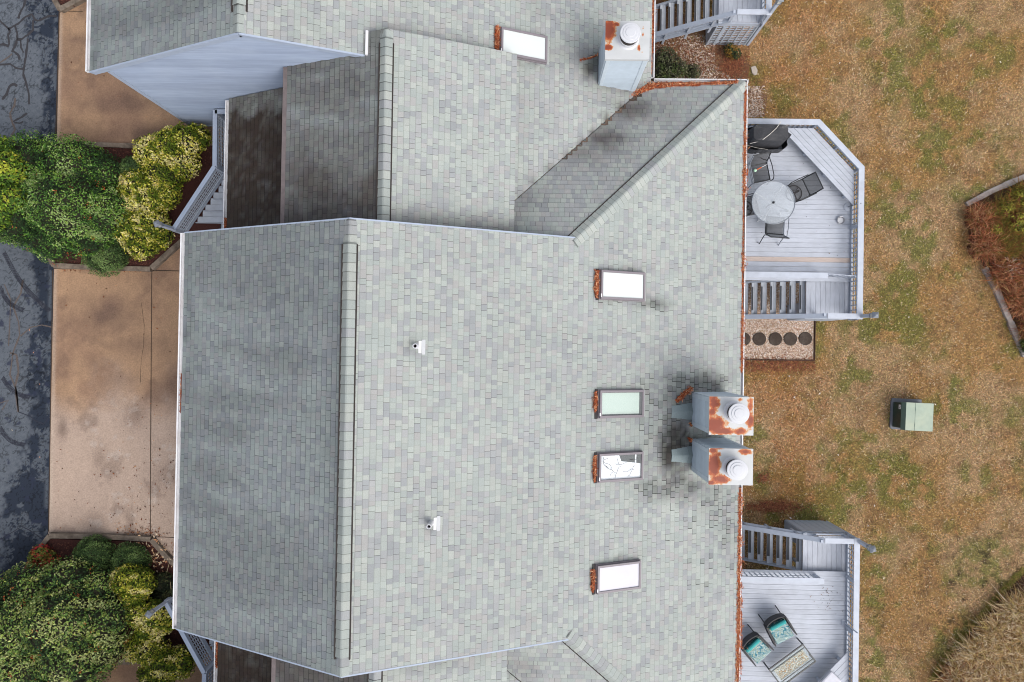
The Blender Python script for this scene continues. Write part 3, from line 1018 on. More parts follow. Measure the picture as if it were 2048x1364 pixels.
NC_r, CC_r = (S_R, 0, 1.0), C_RZ + S_R * C_RX
NA_r, CA_r = (S_R, 0, 1.0), A_RZ + S_R * A_RX
NN_r, CN_r = (S_R, 0, 1.0), N_RZ + S_R * N_RX
Y_HIP = C_EZ                                     # eave height of hip
YH = 7.50                                        # hip eave line
N_h, C_h = (0, S_R, 1.0), C_EZ + S_R * YH


def clip_poly(poly, a, b, c):
    """keep a*u + b*v <= c"""
    out = []
    n = len(poly)
    for i in range(n):
        p, q = poly[i], poly[(i + 1) % n]
        dp, dq = a * p[0] + b * p[1] - c, a * q[0] + b * q[1] - c
        if dp <= 0:
            out.append(p)
        if (dp < 0 < dq) or (dq < 0 < dp):
            t = dp / (dp - dq)
            out.append((p[0] + (q[0] - p[0]) * t, p[1] + (q[1] - p[1]) * t))
    return out


GRN = [alb(191, 198, 192), alb(187, 194, 189), alb(194, 199, 193), alb(183, 191, 187)]
LAV = [alb(185, 187, 187), alb(180, 183, 184), alb(188, 188, 186), alb(174, 178, 180)]


def shingles(name, parent, pieces, udir, vdir, stain=None, tone=1.0, lav=0.42, gapp=0.35, expo=0.143, seed=1, slab=0.13, band=.78, jz=None, tint=(1, 1, 1)):
    r = random.Random(seed)
    u, v = Vector(udir).normalized(), Vector(vdir).normalized()
    n = u.cross(v)
    if n.z < 0:
        n = -n
    o = Vector(pieces[0][0])
    P2 = []
    for pc in pieces:
        q = [((Vector(p) - o).dot(u), (Vector(p) - o).dot(v)) for p in pc]
        ar = sum(q[i][0] * q[(i + 1) % len(q)][1] - q[(i + 1) % len(q)][0] * q[i][1] for i in range(len(q)))
        if ar < 0:
            q = q[::-1]
        P2.append(q)
    allp = [p for q in P2 for p in q]
    u0, u1 = min(p[0] for p in allp), max(p[0] for p in allp)
    v0, v1 = min(p[1] for p in allp), max(p[1] for p in allp)
    mb = MB()
    VV, FF, CC = [], [], []
    dark = alb(74, 72, 70)
    nrow = int((v1 - v0) / expo) + 1
    flip = (u.cross(v)).z < 0
    for i in range(nrow):
        va, vb = v0 + i * expo, v0 + (i + 1) * expo
        x = u0 - r.random() * 0.3
        while x < u1:
            w = r.choice((0.105, 0.12, 0.135, 0.135, 0.15, 0.17, 0.2))
            islav = r.random() < lav
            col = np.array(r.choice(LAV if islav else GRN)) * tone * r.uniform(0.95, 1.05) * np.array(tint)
            lift = r.choice((0.007, 0.009, 0.014))
            g0 = 0.005 if r.random() < gapp else 0.0008
            bnd = band
            if jz:
                ctr = o + u * (x + w / 2) + v * va
                for (jx, jy, jrx, jry, js) in jz:
                    dd = ((ctr.x - jx) / jrx) ** 2 + ((ctr.y - jy) / jry) ** 2
                    if dd < 1 and r.random() < js * .85 * (1.2 - dd):
                        g0, bnd = 0.013, .36
                        col = col * r.uniform(.72, 1.0)
                        break
            a, b = x + g0, x + w - 0.0008
            for q in P2:
                if b < min(p[0] for p in q) or a > max(p[0] for p in q):
                    continue
                c = clip_poly(clip_poly(q, -1, 0, -a), 1, 0, b)
                if len(c) > 2:
                    c = clip_poly(clip_poly(c, 0, -1, -va), 0, 1, vb)
                if len(c) < 3:
                    continue
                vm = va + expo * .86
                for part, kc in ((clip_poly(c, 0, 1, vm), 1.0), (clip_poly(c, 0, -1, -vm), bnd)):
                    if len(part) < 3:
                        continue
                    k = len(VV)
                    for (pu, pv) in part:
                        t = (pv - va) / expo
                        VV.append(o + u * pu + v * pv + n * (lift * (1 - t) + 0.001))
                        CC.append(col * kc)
                    FF.append(tuple(range(k, k + len(part))))
                ed = [(p, c[(j + 1) % len(c)]) for j, p in enumerate(c)]
                for p, s_ in ed:
                    if abs(p[1] - va) < 1e-6 and abs(s_[1] - va) < 1e-6 and abs(p[0] - s_[0]) > 1e-4:
                        k = len(VV)
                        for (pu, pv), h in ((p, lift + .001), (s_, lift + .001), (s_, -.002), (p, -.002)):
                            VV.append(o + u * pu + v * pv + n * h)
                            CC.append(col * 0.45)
                        FF.append((k, k + 3, k + 2, k + 1))
            x += w
    if flip:
        FF = [f[::-1] for f in FF]
    VA = np.array([tuple(p) for p in VV])
    CA = np.array(CC)
    CA = CA * (1 + 0.16 * (fbm(VA[:, 0], VA[:, 1], 0.9, 201 + seed) - 0.5))[:, None]
    if stain is not None:
        CA = CA * stain(VA[:, 0], VA[:, 1])
    mb.v = [tuple(p) for p in VA]
    mb.f = FF
    mb.c = [tuple(c) for c in np.clip(CA, 0.005, 1)]
    mb.m = [0] * len(FF)
    for q in P2:                                  # deck board under the shingles
        k = len(q)
        V = [o + u * a + v * b - n * 0.003 for a, b in q] + [o + u * a + v * b - n * slab for a, b in q]
        F_ = [tuple(range(k)), tuple(range(2 * k - 1, k - 1, -1))] + [(i, k + i, k + (i + 1) % k, (i + 1) % k) for i in range(k)]
        if flip:
            F_ = [f[::-1] for f in F_]
        mb.add(V, F_, 1)
    return mb.build(name, [M['shingle'], M['under']], parent)


def cap_run(name, parent, p0, p1, sL, sR, half=0.172, step=0.205, rise=0.03, vent=None, tone=0.84, seed=5, dirt=0.35, dirt_side=-1, edge=False):
    """overlapping cap shingles; vent=(t0,t1) gives the raised length over the ridge vent"""
    r = random.Random(seed)
    p0, p1 = Vector(p0), Vector(p1)
    d = (p1 - p0)
    ln = d.length
    d.normalize()
    sL, sR = Vector(sL).normalized(), Vector(sR).normalized()
    up = (-(sL + sR)).normalized()
    up = Vector((0, 0, 1)) if up.z < 0.2 else up
    mb = MB()
    t = 0.0
    while t < ln:
        e = min(t + step + 0.02, ln)
        f = t / ln
        h = rise if (vent is None or vent[0] <= f <= vent[1]) else 0.006
        col = np.array(r.choice(GRN[1:] + LAV[1:2])) * tone * r.uniform(0.93, 1.05)
        prof = [(-1.0, 0.0), (-0.5, 0.012), (-0.12, 0.03), (0.12, 0.03), (0.5, 0.012), (1.0, 0.0)]
        V, C_ = [], []
        for tt, lift, kk in ((t, 0.014, 1), (e - .035, 0.006, 1), (e - .034, .006, .5), (e, 0.004, .5)):
            for (q, b) in prof:
                s = sL if q < 0 else sR
                # rounded back: pulled in under the crest
                p = p0 + d * tt + s * (abs(q) * half) + up * (h + lift + (b - 0.03) * 0.8)
                V.append(p)
                k = kk
                side = q * dirt_side
                if side > 0:
                    k = kk * (1 - dirt * r.uniform(0.5, 1.0) * min(1, side * 1.2))
                C_.append(col * k)
        m = len(prof)
        F_ = [(q * m + i, q * m + i + 1, q * m + m + i + 1, q * m + m + i) for q in range(3) for i in range(m - 1)]
        if (V[1] - V[0]).cross(V[m] - V[0]).dot(up) < 0:
            F_ = [q[::-1] for q in F_]
        mb.add(V, F_, 0, C_)
        k = len(mb.v)                              # thin butt edge toward p0
        Vb = [V[i] for i in range(m)] + [V[i] - up * 0.014 for i in range(m)]
        mb.add(Vb, [(i, i + 1, m + i + 1, m + i) for i in range(m - 1)], 0, alb(60, 58, 58))
        t += step
    if edge:
        mb.beam(p0 + sL * (half + .012) + up * .012, p1 + sL * (half + .012) + up * .012, .03, .03, 1)
    if vent is not None:
        a, b = p0 + d * (ln * vent[0]), p0 + d * (ln * vent[1])
        for s, wv in ((sL, .036), (sR, .024)):
            q0, q1 = a + s * (half + 0.008), b + s * (half + 0.008)
            mb.beam(q0 + up * 0.012, q1 + up * 0.012, wv, rise + .006, 1)
    return mb.build(name, [M['shingle'], M['vent_gap']], parent, smooth=False)


def gutter(parent, a, b, out, w=0.125, h=0.10, rusty_=True):
    a, b, out = Vector(a), Vector(b), Vector(out).normalized()
    mb = MB()
    z = Vector((0, 0, 1))
    mb.beam(a + out * (w - .006), b + out * (w - .006), .012, h, 0)
    mb.beam(a + out * (w - .016) + z * (h / 2), b + out * (w - .016) + z * (h / 2), .032, .008, 0)
    mb.beam(a + out * (w / 2) - z * (h / 2 - .004), b + out * (w / 2) - z * (h / 2 - .004), w, .008, 0)
    mb.beam(a + out * .004, b + out * .004, .008, h, 0)
    d = (b - a).normalized()
    for p in (a, b):
        mb.beam(p + out * (w / 2) - d * .004, p + out * (w / 2) + d * .004, w, h, 0)
    return mb.build('gutter', M['white_trim'], parent)


def laps(mb, o, u, width_fn, z0, z1, out, expo=0.16, mi=0, col=(.3, .3, .3)):
    """lap siding: boards from z0 up; width_fn(z) -> (u0,u1)"""
    o, u, out = Vector(o), Vector(u).normalized(), Vector(out).normalized()
    z = z0
    while z < z1 - 1e-3:
        zt = min(z + expo, z1)
        a0, a1 = width_fn(z)
        b0, b1 = width_fn(zt)
        if a1 - a0 > .02:
            j = random.uniform(-.002, .002)
            V = [o + u * a0 + out * (.030 + j) + Vector((0, 0, z)), o + u * a1 + out * (.030 + j) + Vector((0, 0, z)), o + u * b1 + out * .006 + Vector((0, 0, zt)), o + u * b0 + out * .006 + Vector((0, 0, zt)),
                 o + u * a0 + out * .0 + Vector((0, 0, z)), o + u * a1 + out * .0 + Vector((0, 0, z))]
            F_ = [(0, 1, 2, 3), (4, 5, 1, 0)]
            cb = np.array(col) * random.uniform(.93, 1.06)
            m0, m1 = V[0].lerp(V[3], .84), V[1].lerp(V[2], .84)
            V2 = [V[0], V[1], m1, m0, m0, m1, V[2], V[3], V[4], V[5]]
            F_ = [(0, 1, 2, 3), (4, 5, 6, 7), (8, 9, 1, 0)]
            nn = (V[1] - V[0]).cross(V[3] - V[0])
            if nn.dot(out) < 0:
                F_ = [q[::-1] for q in F_]
            mb.add(V2, F_, mi, [cb] * 4 + [cb * .66] * 4 + [cb * .6] * 2)  # darker top strip: grime line and lap shadow put into the board colour
        z = zt
    return mb


def xy_blobs(lst, n, c, k=0.0142):
    out = []
    for (px, py, rx, ry, s) in lst:
        p = on_plane(px, py, n, c)
        out.append((p.x, p.y, rx * k, ry * k, s))
    return out


def stain_fn(blobs, col=(0.22, 0.20, 0.19), seed=31, extra=None, warp=0.3):
    col = np.array(col)

    def f(X, Y):
        s = np.zeros_like(X)
        wx = (fbm(X, Y, 2.0, seed) - 0.5) * warp * 2
        wy = (fbm(X, Y, 2.0, seed + 9) - 0.5) * warp * 2
        for (cx, cy, rx, ry, k) in blobs:
            s = np.maximum(s, k * np.exp(-(((X + wx - cx) / rx) ** 2 + ((Y + wy - cy) / ry) ** 2)))
        if extra is not None:
            s = np.maximum(s, extra(X, Y))
        s = np.clip(s * 1.25, 0, 1) * (0.70 + 0.6 * fbm(X, Y, 5, seed + 3))
        s = np.clip(s, 0, 1)
        return 1 + (col - 1)[None] * s[:, None]
    return f


JZ_C = xy_blobs([(1400, 768, 75, 30, .9), (1345, 830, 26, 60, .8), (1350, 900, 34, 40, .9), (1445, 1010, 45, 50, .55), (1465, 1080, 30, 70, .4), (1240, 540, 45, 7, .8), (1240, 602, 50, 7, .8), (1310, 608, 40, 12, .7), (1240, 1128, 50, 8, .6), (1330, 975, 70, 26, .5),
                 (1300, 820, 24, 70, .35), (1360, 1060, 40, 60, .18), (1410, 1150, 40, 60, .15)], NC_r, CC_r)
# stains on the middle house, right slope
BL_C = xy_blobs([(1352, 868, 26, 26, .8), (1338, 915, 16, 20, .7), (1385, 978, 70, 12, .5), (1310, 975, 40, 14, .35), (1365, 850, 18, 20, .7), (1372, 872, 14, 14, 1.0), (1395, 876, 18, 8, 1.0), (1345, 905, 16, 12, .9), (1330, 890, 18, 14, .7), (1350, 760, 26, 10, .5), (1420, 770, 40, 8, .55), (1375, 820, 14, 30, .4), (1400, 1000, 60, 8, .3), (1350, 965, 40, 9, .6), (1350, 900, 28, 34, .95), (1365, 870, 22, 20, 1.0), (1340, 850, 22, 20, .5), (1365, 800, 40, 30, .45), (1400, 765, 70, 16, .45), (1330, 980, 60, 22, .35), (1380, 975, 60, 26, .35),
                 (1430, 1000, 40, 50, .25), (1350, 940, 30, 16, .6), (1310, 605, 34, 10, .5), (1300, 780, 30, 60, .16), (1460, 1060, 40, 60, .2), (1300, 900, 50, 90, .14), (1240, 1118, 40, 7, .3), (1240, 600, 50, 5, .35),
                 (1240, 540, 50, 4, .3), (1390, 890, 12, 14, 1.0), (820, 700, 10, 8, .25), (850, 1052, 10, 8, .25)], NC_r, CC_r)
BL_CL = [(C_LX + .2, y, .16, .5, .45) for y in (-5.6, -4.9, -2.2, -1.0, .2, 1.0)] + [(C_LX + .35, -.2, .3, 1.2, .25), (C_LX + .6, 1.3, .25, .5, .22), (C_RX - .2, -2, .25, 5, .22)]


def bands(X, Y):
    return 0.32 * sstep(.42, .66, fbm(X * .22 + Y * .10, Y * 1.0, 1.3, 331)) * (0.6 + 0.4 * sstep(-4.2, -6, X))


houseC = empty('townhouse', (-1.5, YM, 0), 'middle townhouse under the broad grey green roof with four skylights and two chimneys', 'house', 'attached townhouses')
houseA = empty('townhouse', (-4.0, 9.5, 0), 'upper townhouse with blue grey gable wall and one rusty chimney at the top edge', 'house', 'attached townhouses')
houseD = empty('townhouse', (-4.0, my(9.5), 0), 'lower townhouse of which only a strip of roof shows at the bottom edge', 'house', 'attached townhouses')


def roof_C():
    Y0, Y1 = -7.22, 2.75
    T1x = C_EX - (YH - Y1)
    # right slope incl. the hip wings on both ends
    zr = zC_r
    main = [(C_RX, Y0, C_RZ), (C_RX, Y1, C_RZ), (T1x, Y1, zr(T1x)), (T1x, Y0, zr(T1x))]
    wing = [(T1x, Y1, zr(T1x)), (C_EX, YH, C_EZ), (C_EX, my(YH), C_EZ), (T1x, Y0, zr(T1x))]
    vd = Vector((-1, 0, S_R))
    shingles('roof_slope', houseC, [[(C_EX, YM, C_EZ)] + wing[1:2] + wing[0:1] + wing[3:] + wing[2:3], main], (0, 1, 0), vd, stain_fn(BL_C, (.16, .14, .13)), 0.87, seed=11, gapp=.30, jz=JZ_C)
    left = [(C_LX, Y0, zC_l(C_LX)), (C_LX, Y1, zC_l(C_LX)), (C_RX, Y1, C_RZ), (C_RX, Y0, C_RZ)]
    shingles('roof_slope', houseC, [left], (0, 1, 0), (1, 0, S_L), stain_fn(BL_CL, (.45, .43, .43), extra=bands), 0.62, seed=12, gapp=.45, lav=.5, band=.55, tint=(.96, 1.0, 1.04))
    # hip faces to either end
    for m in (False, True):
        f = (lambda y: my(y)) if m else (lambda y: y)
        bl = xy_blobs([(1205, 275, 40, 34, .8), (1250, 215, 50, 30, .75), (1160, 310, 34, 26, .45), (1060, 400, 30, 30, .22), (1330, 230, 40, 30, .25), (1270, 190, 70, 10, .3)], N_h, C_h)
        bl = [(x, f(y), rx, ry, s) for x, y, rx, ry, s in bl]
        xa = -0.9
        hp = [(T1x, f(Y1), zr(T1x)), (xa, f(Y1), zr(T1x)), (xa, f(YH), C_EZ), (C_EX, f(YH), C_EZ)]
        # valley against the neighbour's right slope: keep only the part above it
        vx = lambda y: A_EX - (YH - y) * 1.0 + 0.02
        poly = [(T1x, f(Y1), zr(T1x)), (vx(Y1), f(Y1), zr(T1x)), (vx(YH), f(YH), C_EZ), (C_EX, f(YH), C_EZ)]
        shingles('roof_slope', houseC, [poly], (1, 0, 0), (0, -1 if not m else 1, S_R), stain_fn(bl, (.34, .29, .29)), 0.80, seed=13 + m, lav=.62)
        d = Vector((C_EX - T1x, f(YH) - f(Y1), C_EZ - zr(T1x)))
        nrm = Vector((1, 0, -S_R)).normalized(), Vector((0, 1 if not m else -1, -S_R)).normalized()
        dn = d.normalized()
        sR = (nrm[0] - dn * nrm[0].dot(dn)).normalized()
        sL = (nrm[1] - dn * nrm[1].dot(dn)).normalized()
        cap_run('hip_cap', houseC, (C_EX, f(YH), C_EZ + .012), Vector((T1x, f(Y1), zr(T1x) + .012)) + Vector((-.10, -.10 if not m else .10, .02)), sL, sR, half=.19, step=.15, rise=.038, tone=.9, seed=21 + m, edge=True, dirt=.25, dirt_side=-1)
        gutter(houseC, (A_EX + .1, f(YH) - (.0 if not m else 0), C_EZ - .05), (C_EX + .11, f(YH), C_EZ - .05), (0, 1 if not m else -1, 0), w=.10)
    cap_run('ridge_cap', houseC, (C_RX, Y0, C_RZ + .012), (C_RX, Y1, C_RZ + .012), (-1, 0, -S_L), (1, 0, -S_R), vent=(.035, .945), seed=23, rise=.04)
    gutter(houseC, (C_LX, Y0, zC_l(C_LX) - .055), (C_LX, Y1, zC_l(C_LX) - .055), (-1, 0, 0))
    gutter(houseC, (C_EX, my(YH), C_EZ - .05), (C_EX, YH + .10, C_EZ - .05), (1, 0, 0), w=.10)
    for y in (Y1, Y0):
        mb = MB()
        s = 1 if y == Y1 else -1
        for a, b in (((C_LX, zC_l(C_LX)), (C_RX, C_RZ)), ((C_RX, C_RZ), (T1x, zr(T1x)))):
            mb.beam((a[0], y + s * .012, a[1] - .085), (b[0], y + s * .012, b[1] - .085), .024, .17, 0)
            mb.beam((a[0], y + s * .014, a[1] + .004), (b[0], y + s * .014, b[1] + .004), .034, .008, 1)
        mb.build('rake_board', [M['fascia'], M['fascia']], houseC)
    mb = MB()
    prof = [(-8.25, -.03), (5.5, ZY - .02), (5.5, zr(5.5) - .3), (C_RX, C_RZ - .3), (-8.25, zC_l(-8.25) - .3)]
    V = [(x, Y0 + .06, z) for x, z in prof] + [(x, Y1 - .06, z) for x, z in prof]
    k = len(prof)
    mb.add(V, [tuple(range(k)), tuple(range(2 * k - 1, k - 1, -1))] + [(i, k + i, k + (i + 1) % k, (i + 1) % k) for i in range(k)])
    for f in (lambda y: y, my):
        ya, yb = sorted((f(Y1 - .06), f(YH - .45)))
        mb.box(((1.0 + 5.5) / 2, (ya + yb) / 2, (2.1 + ZY) / 2), (4.5, yb - ya, 2.1 - ZY))
    mb.build('wall', M['siding'], houseC)


roof_C()


def roof_A(root, m):
    f = my if m else (lambda y: y)
    sg = -1 if m else 1
    Yf = 12.2
    Ynotch = 7.37
    xn = -3.88
    zr = zA_r
    upper = [(A_RX, f(A_Y), A_RZ), (xn, f(A_Y), zr(xn)), (xn, f(Yf), zr(xn)), (A_RX, f(Yf), A_RZ)]
    # main slope: below the notch down to the eave; the valley cuts it toward the middle house
    y_v = lambda x: YH - (A_EX - x)               # valley line
    ylow = 3.6
    p1 = [(xn, f(Ynotch), zr(xn)), (xn, f(Yf), zr(xn)), (A_EX, f(Yf), zr(A_EX)), (A_EX, f(YH), zr(A_EX)), (A_EX - (YH - Ynotch), f(Ynotch), zr(A_EX - (YH - Ynotch)))]
    xs = -0.75
    p2 = [(xs, f(Ynotch), zr(xs)), (A_EX - (YH - Ynotch), f(Ynotch), zr(A_EX - (YH - Ynotch))), (A_EX - (YH - ylow), f(ylow), zr(A_EX - (YH - ylow))), (xs, f(ylow), zr(xs))]
    bl = xy_blobs([(1185, 118, 30, 22, .5), (1180, 140, 14, 20, .8), (1225, 175, 40, 8, .5), (1040, 130, 50, 4, .4), (1130, 110, 40, 20, .18), (1080, 20, 20, 20, .15), (1270, 175, 40, 16, .6), (1230, 200, 40, 14, .3)], NA_r, CA_r)
    # dark seam on the valley
    for t in np.linspace(0, 1, 9):
        x = -0.2 + t * 3.1
        bl.append((x, y_v(x), .14, .14, .35 + .5 * t))
    bl = [(x, f(y), rx, ry, s) for x, y, rx, ry, s in bl]
    shingles('roof_slope', root, [[(A_EX, f(9.0), zr(A_EX))] + p1[3:] + p1[:3], p2, upper], (0, 1, 0), (-1, 0, S_R), stain_fn(bl, (.3, .27, .25), warp=.15), 0.87, seed=31 + m, lav=.5)
    left = [(A_LX, f(A_Y), zA_l(A_LX)), (A_LX, f(Yf), zA_l(A_LX)), (A_RX, f(Yf), A_RZ), (A_RX, f(A_Y), A_RZ)]
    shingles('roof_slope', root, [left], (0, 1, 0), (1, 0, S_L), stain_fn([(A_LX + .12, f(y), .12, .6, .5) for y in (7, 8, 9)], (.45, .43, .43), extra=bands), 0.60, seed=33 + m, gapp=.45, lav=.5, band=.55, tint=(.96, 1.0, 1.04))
    cap_run('ridge_cap', root, (A_RX, f(A_Y), A_RZ + .012), (A_RX, f(Yf), A_RZ + .012), (-1, 0, -S_L), (1, 0, -S_R), vent=(.09, 1.0), seed=35 + m, rise=.04)
    gutter(root, (A_LX, f(A_Y), zA_l(A_LX) - .055), (A_LX, f(Yf), zA_l(A_LX) - .055), (-1, 0, 0))
    gutter(root, (A_EX, f(YH + .12), zr(A_EX) - .05), (A_EX, f(Yf), zr(A_EX) - .05), (1, 0, 0), w=.10)
    # rake trim, notch fascia
    mb = MB()
    for a, b in (((A_LX, zA_l(A_LX)), (A_RX, A_RZ)), ((A_RX, A_RZ), (xn, zr(xn)))):
        mb.beam((a[0], f(A_Y - .012), a[1] - .09), (b[0], f(A_Y - .012), b[1] - .09), .024, .18, 0)
        mb.beam((a[0], f(A_Y - .020), a[1] - .02), (b[0], f(A_Y - .020), b[1] - .02), .04, .045, 0)
    mb.build('rake_board', M['fascia'], root)
    mb = MB()
    mb.beam((xn + .03, f(A_Y - .03), zr(xn) + .03), (xn + .03, f(Ynotch), zr(xn) + .03), .06, .14, 0)
    mb.build('eave_board', M['clean_white'], root)
    # gable wall with lap siding
    xw = -10.78
    yw = f(A_Y + .05)

    def wf(z):
        zl = z + .16
        x0 = xw if zl < zA_l(xw) - .1 else A_RX - (A_RZ - .1 - zl) / S_L
        x1 = -3.4 if zl < zr(-3.4) - .1 else A_RX + (A_RZ - .1 - zl) / S_R
        return (x0, max(x0, x1))
    mb = MB()
    laps(mb, (0, yw, 0), (1, 0, 0), wf, 0.02, A_RZ - .25, (0, -sg, 0), expo=.175, mi=1, col=alb(170, 184, 208))
    prof = [(xw, -.03), (2.9, ZY - .02), (2.9, zr(2.9) - .3), (A_RX, A_RZ - .3), (xw, zA_l(xw) - .3)]
    V = [(x, yw + sg * .004, z) for x, z in prof] + [(x, f(Yf), z) for x, z in prof]
    k = len(prof)
    F_ = [tuple(range(k)), tuple(range(2 * k - 1, k - 1, -1))] + [(i, k + i, k + (i + 1) % k, (i + 1) % k) for i in range(k)]
    if m:
        F_ = [q[::-1] for q in F_]
    # right part of the body only behind the link (keep clear of the valley)
    mb.add(V, F_)
    w = mb.build('wall', [M['siding'], M['siding_lap']], root)
    mb = MB()
    mb.box((xw + .055, yw - sg * .016, (zA_l(xw) - .28) / 2 + .01), (.11, .045, zA_l(xw) - .30))
    mb.box((xw - .01, yw + sg * .05, (zA_l(xw) - .28) / 2 + .01), (.045, .10, zA_l(xw) - .30))
    mb.box(((xw - 3.5) / 2, yw - sg * .022, .07), (-3.5 - xw - .2, .02, .12))
    mb.build('corner_board', M['fascia'], root)

    # ---- link roof between this house and the middle one
    ya, yb = 2.62, 7.36
    zn = lambda x: N_RZ - S_R * (x - N_RX)
    zl_ = lambda x: N_RZ - S_N * (N_RX - x)

    def ex(X, Y):
        Yl = f(Y) if m else Y
        return 0.5 * sstep(3.5, 2.7, Yl)
    nr = [(N_EX, f(ya), zn(N_EX)), (N_EX, f(yb), zn(N_EX)), (N_RX, f(yb), N_RZ), (N_RX, f(ya), N_RZ)]
    shingles('roof_slope', root, [nr], (0, 1, 0), (-1, 0, S_R), stain_fn([], (.62, .58, .54), extra=ex), 0.89, seed=41 + m, lav=.42)

    def ex2(X, Y):
        Yl = f(Y) if m else Y
        return 0.85 * sstep(4.6, 2.7, Yl + (fbm(X, Y, .8, 301) - .5) * 2.4) + 0.38 * sstep(.46, .64, fbm(X * .3, Y * 1.4, 1.0, 305)) + .10
    nl = [(N_LX, f(ya), zl_(N_LX)), (N_LX, f(yb), zl_(N_LX)), (N_RX, f(yb), N_RZ), (N_RX, f(ya), N_RZ)]
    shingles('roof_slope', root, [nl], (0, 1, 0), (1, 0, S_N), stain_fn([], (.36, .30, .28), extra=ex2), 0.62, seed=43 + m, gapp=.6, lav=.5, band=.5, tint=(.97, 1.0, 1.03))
    cap_run('ridge_cap', root, (N_RX, f(ya), N_RZ + .012), (N_RX, f(yb), N_RZ + .012), (-1, 0, -S_N), (1, 0, -S_R), vent=(0, .93), seed=45 + m, rise=.04, half=.165)
    mb = MB()
    mb.beam((N_LX - .045, f(ya), zl_(N_LX) - .03), (N_LX - .045, f(A_Y), zl_(N_LX) - .03), .10, .10, 0)
    mb.build('eave_board', mat('weathered brown grey trim', alb(122, 112, 112), .8, noise=.15, nscale=8), root)
    mb = MB()
    prof = [(-5.9, 0), (-.5, 0), (-.5, zn(-.5) - .25), (N_RX, N_RZ - .25), (-5.9, zl_(-5.9) - .25)]
    V = [(x, f(ya - .1), z) for x, z in prof] + [(x, f(A_Y + .04), z) for x, z in prof]
    F_ = [tuple(range(k)), tuple(range(2 * k - 1, k - 1, -1))] + [(i, k + i, k + (i + 1) % k, (i + 1) % k) for i in range(k)]
    if m:
        F_ = [q[::-1] for q in F_]
    mb.add(V, F_)
    mb.box((-6.4, f((2.7 + A_Y) / 2), 1.3), (1.2, A_Y - 2.7 - .02, 2.6))
    mb.build('wall', M['siding'], root)

    # ---- low dark entry roof
    zL = lambda x: L_LZ + L_S * (x - L_LX)
    xr = -5.88

    def ex3(X, Y):
        Yl = f(Y) if m else Y
        k_ = sstep(6.62, 5.9, Yl + (fbm(X, Y, 2.0, 311) - .5) * .9)
        if m:
            k_ = np.maximum(k_, .97)
        k_ = np.maximum(k_, 0.45)
        return k_ * (0.84 + 0.22 * sstep(.40, .5, fbm(X * .2, Y * 1.2, 2.0, 313))) - 0.22 * sstep(.60, .72, fbm(X, Y, 6.0, 317))
    lo = [(L_LX, f(ya), zL(L_LX)), (L_LX, f(A_Y), zL(L_LX)), (xr, f(A_Y), zL(xr)), (xr, f(ya), zL(xr))]
    shingles('roof_slope', root, [lo], (0, 1, 0), (1, 0, L_S), stain_fn([], (.15, .10, .08), extra=ex3), 0.72, seed=47 + m, gapp=.9, lav=.4, band=.30)
    gutter(root, (L_LX, f(ya), L_LZ - .055), (L_LX, f(A_Y - .05), L_LZ - .055), (-1, 0, 0), w=.115)
    for y in (A_Y - .12, 3.4, 5.0):
        mb = MB()
        mb.box((L_LX + .16, f(y), (L_LZ - .2) / 2), (.09, .09, L_LZ - .2))
        mb.build('porch_post', M['rail_grey'], root)


def valley_seam(m):
    f = my if m else (lambda y: y)
    mb = MB()
    r = random.Random(9)
    y = 5.0
    while y < 7.05:
        if r.random() < .25:
            y += .133
            continue
        x = A_EX - (YH - y)
        z = C_EZ + S_R * (YH - y)
        w = .005 + .07 * (y - 4.6) / 2.4 * r.uniform(.3, 1.4)
        k = alb(104, 88, 78) * r.uniform(.5, 1.5)
        # stair-stepped dirt line under each course end
        for (a, b, c_, d_) in ((x - .01, y - .012, x + .13, y + .012 + w * .35), (x + .115, y, x + .135 + w, y + .13)):
            q = [(a, b), (c_, b), (c_, d_), (a, d_)]
            mb.add([(p, f(v), max(C_EZ + S_R * (YH - v), zA_r(p)) + .017) for p, v in q], [(0, 1, 2, 3) if not m else (3, 2, 1, 0)], 0, k)
        y += .133
    tag(mb.build('valley_seam', M['shingle'], houseC), kind='stuff')


valley_seam(False)
valley_seam(True)
roof_A(houseA, False)
roof_A(houseD, True)


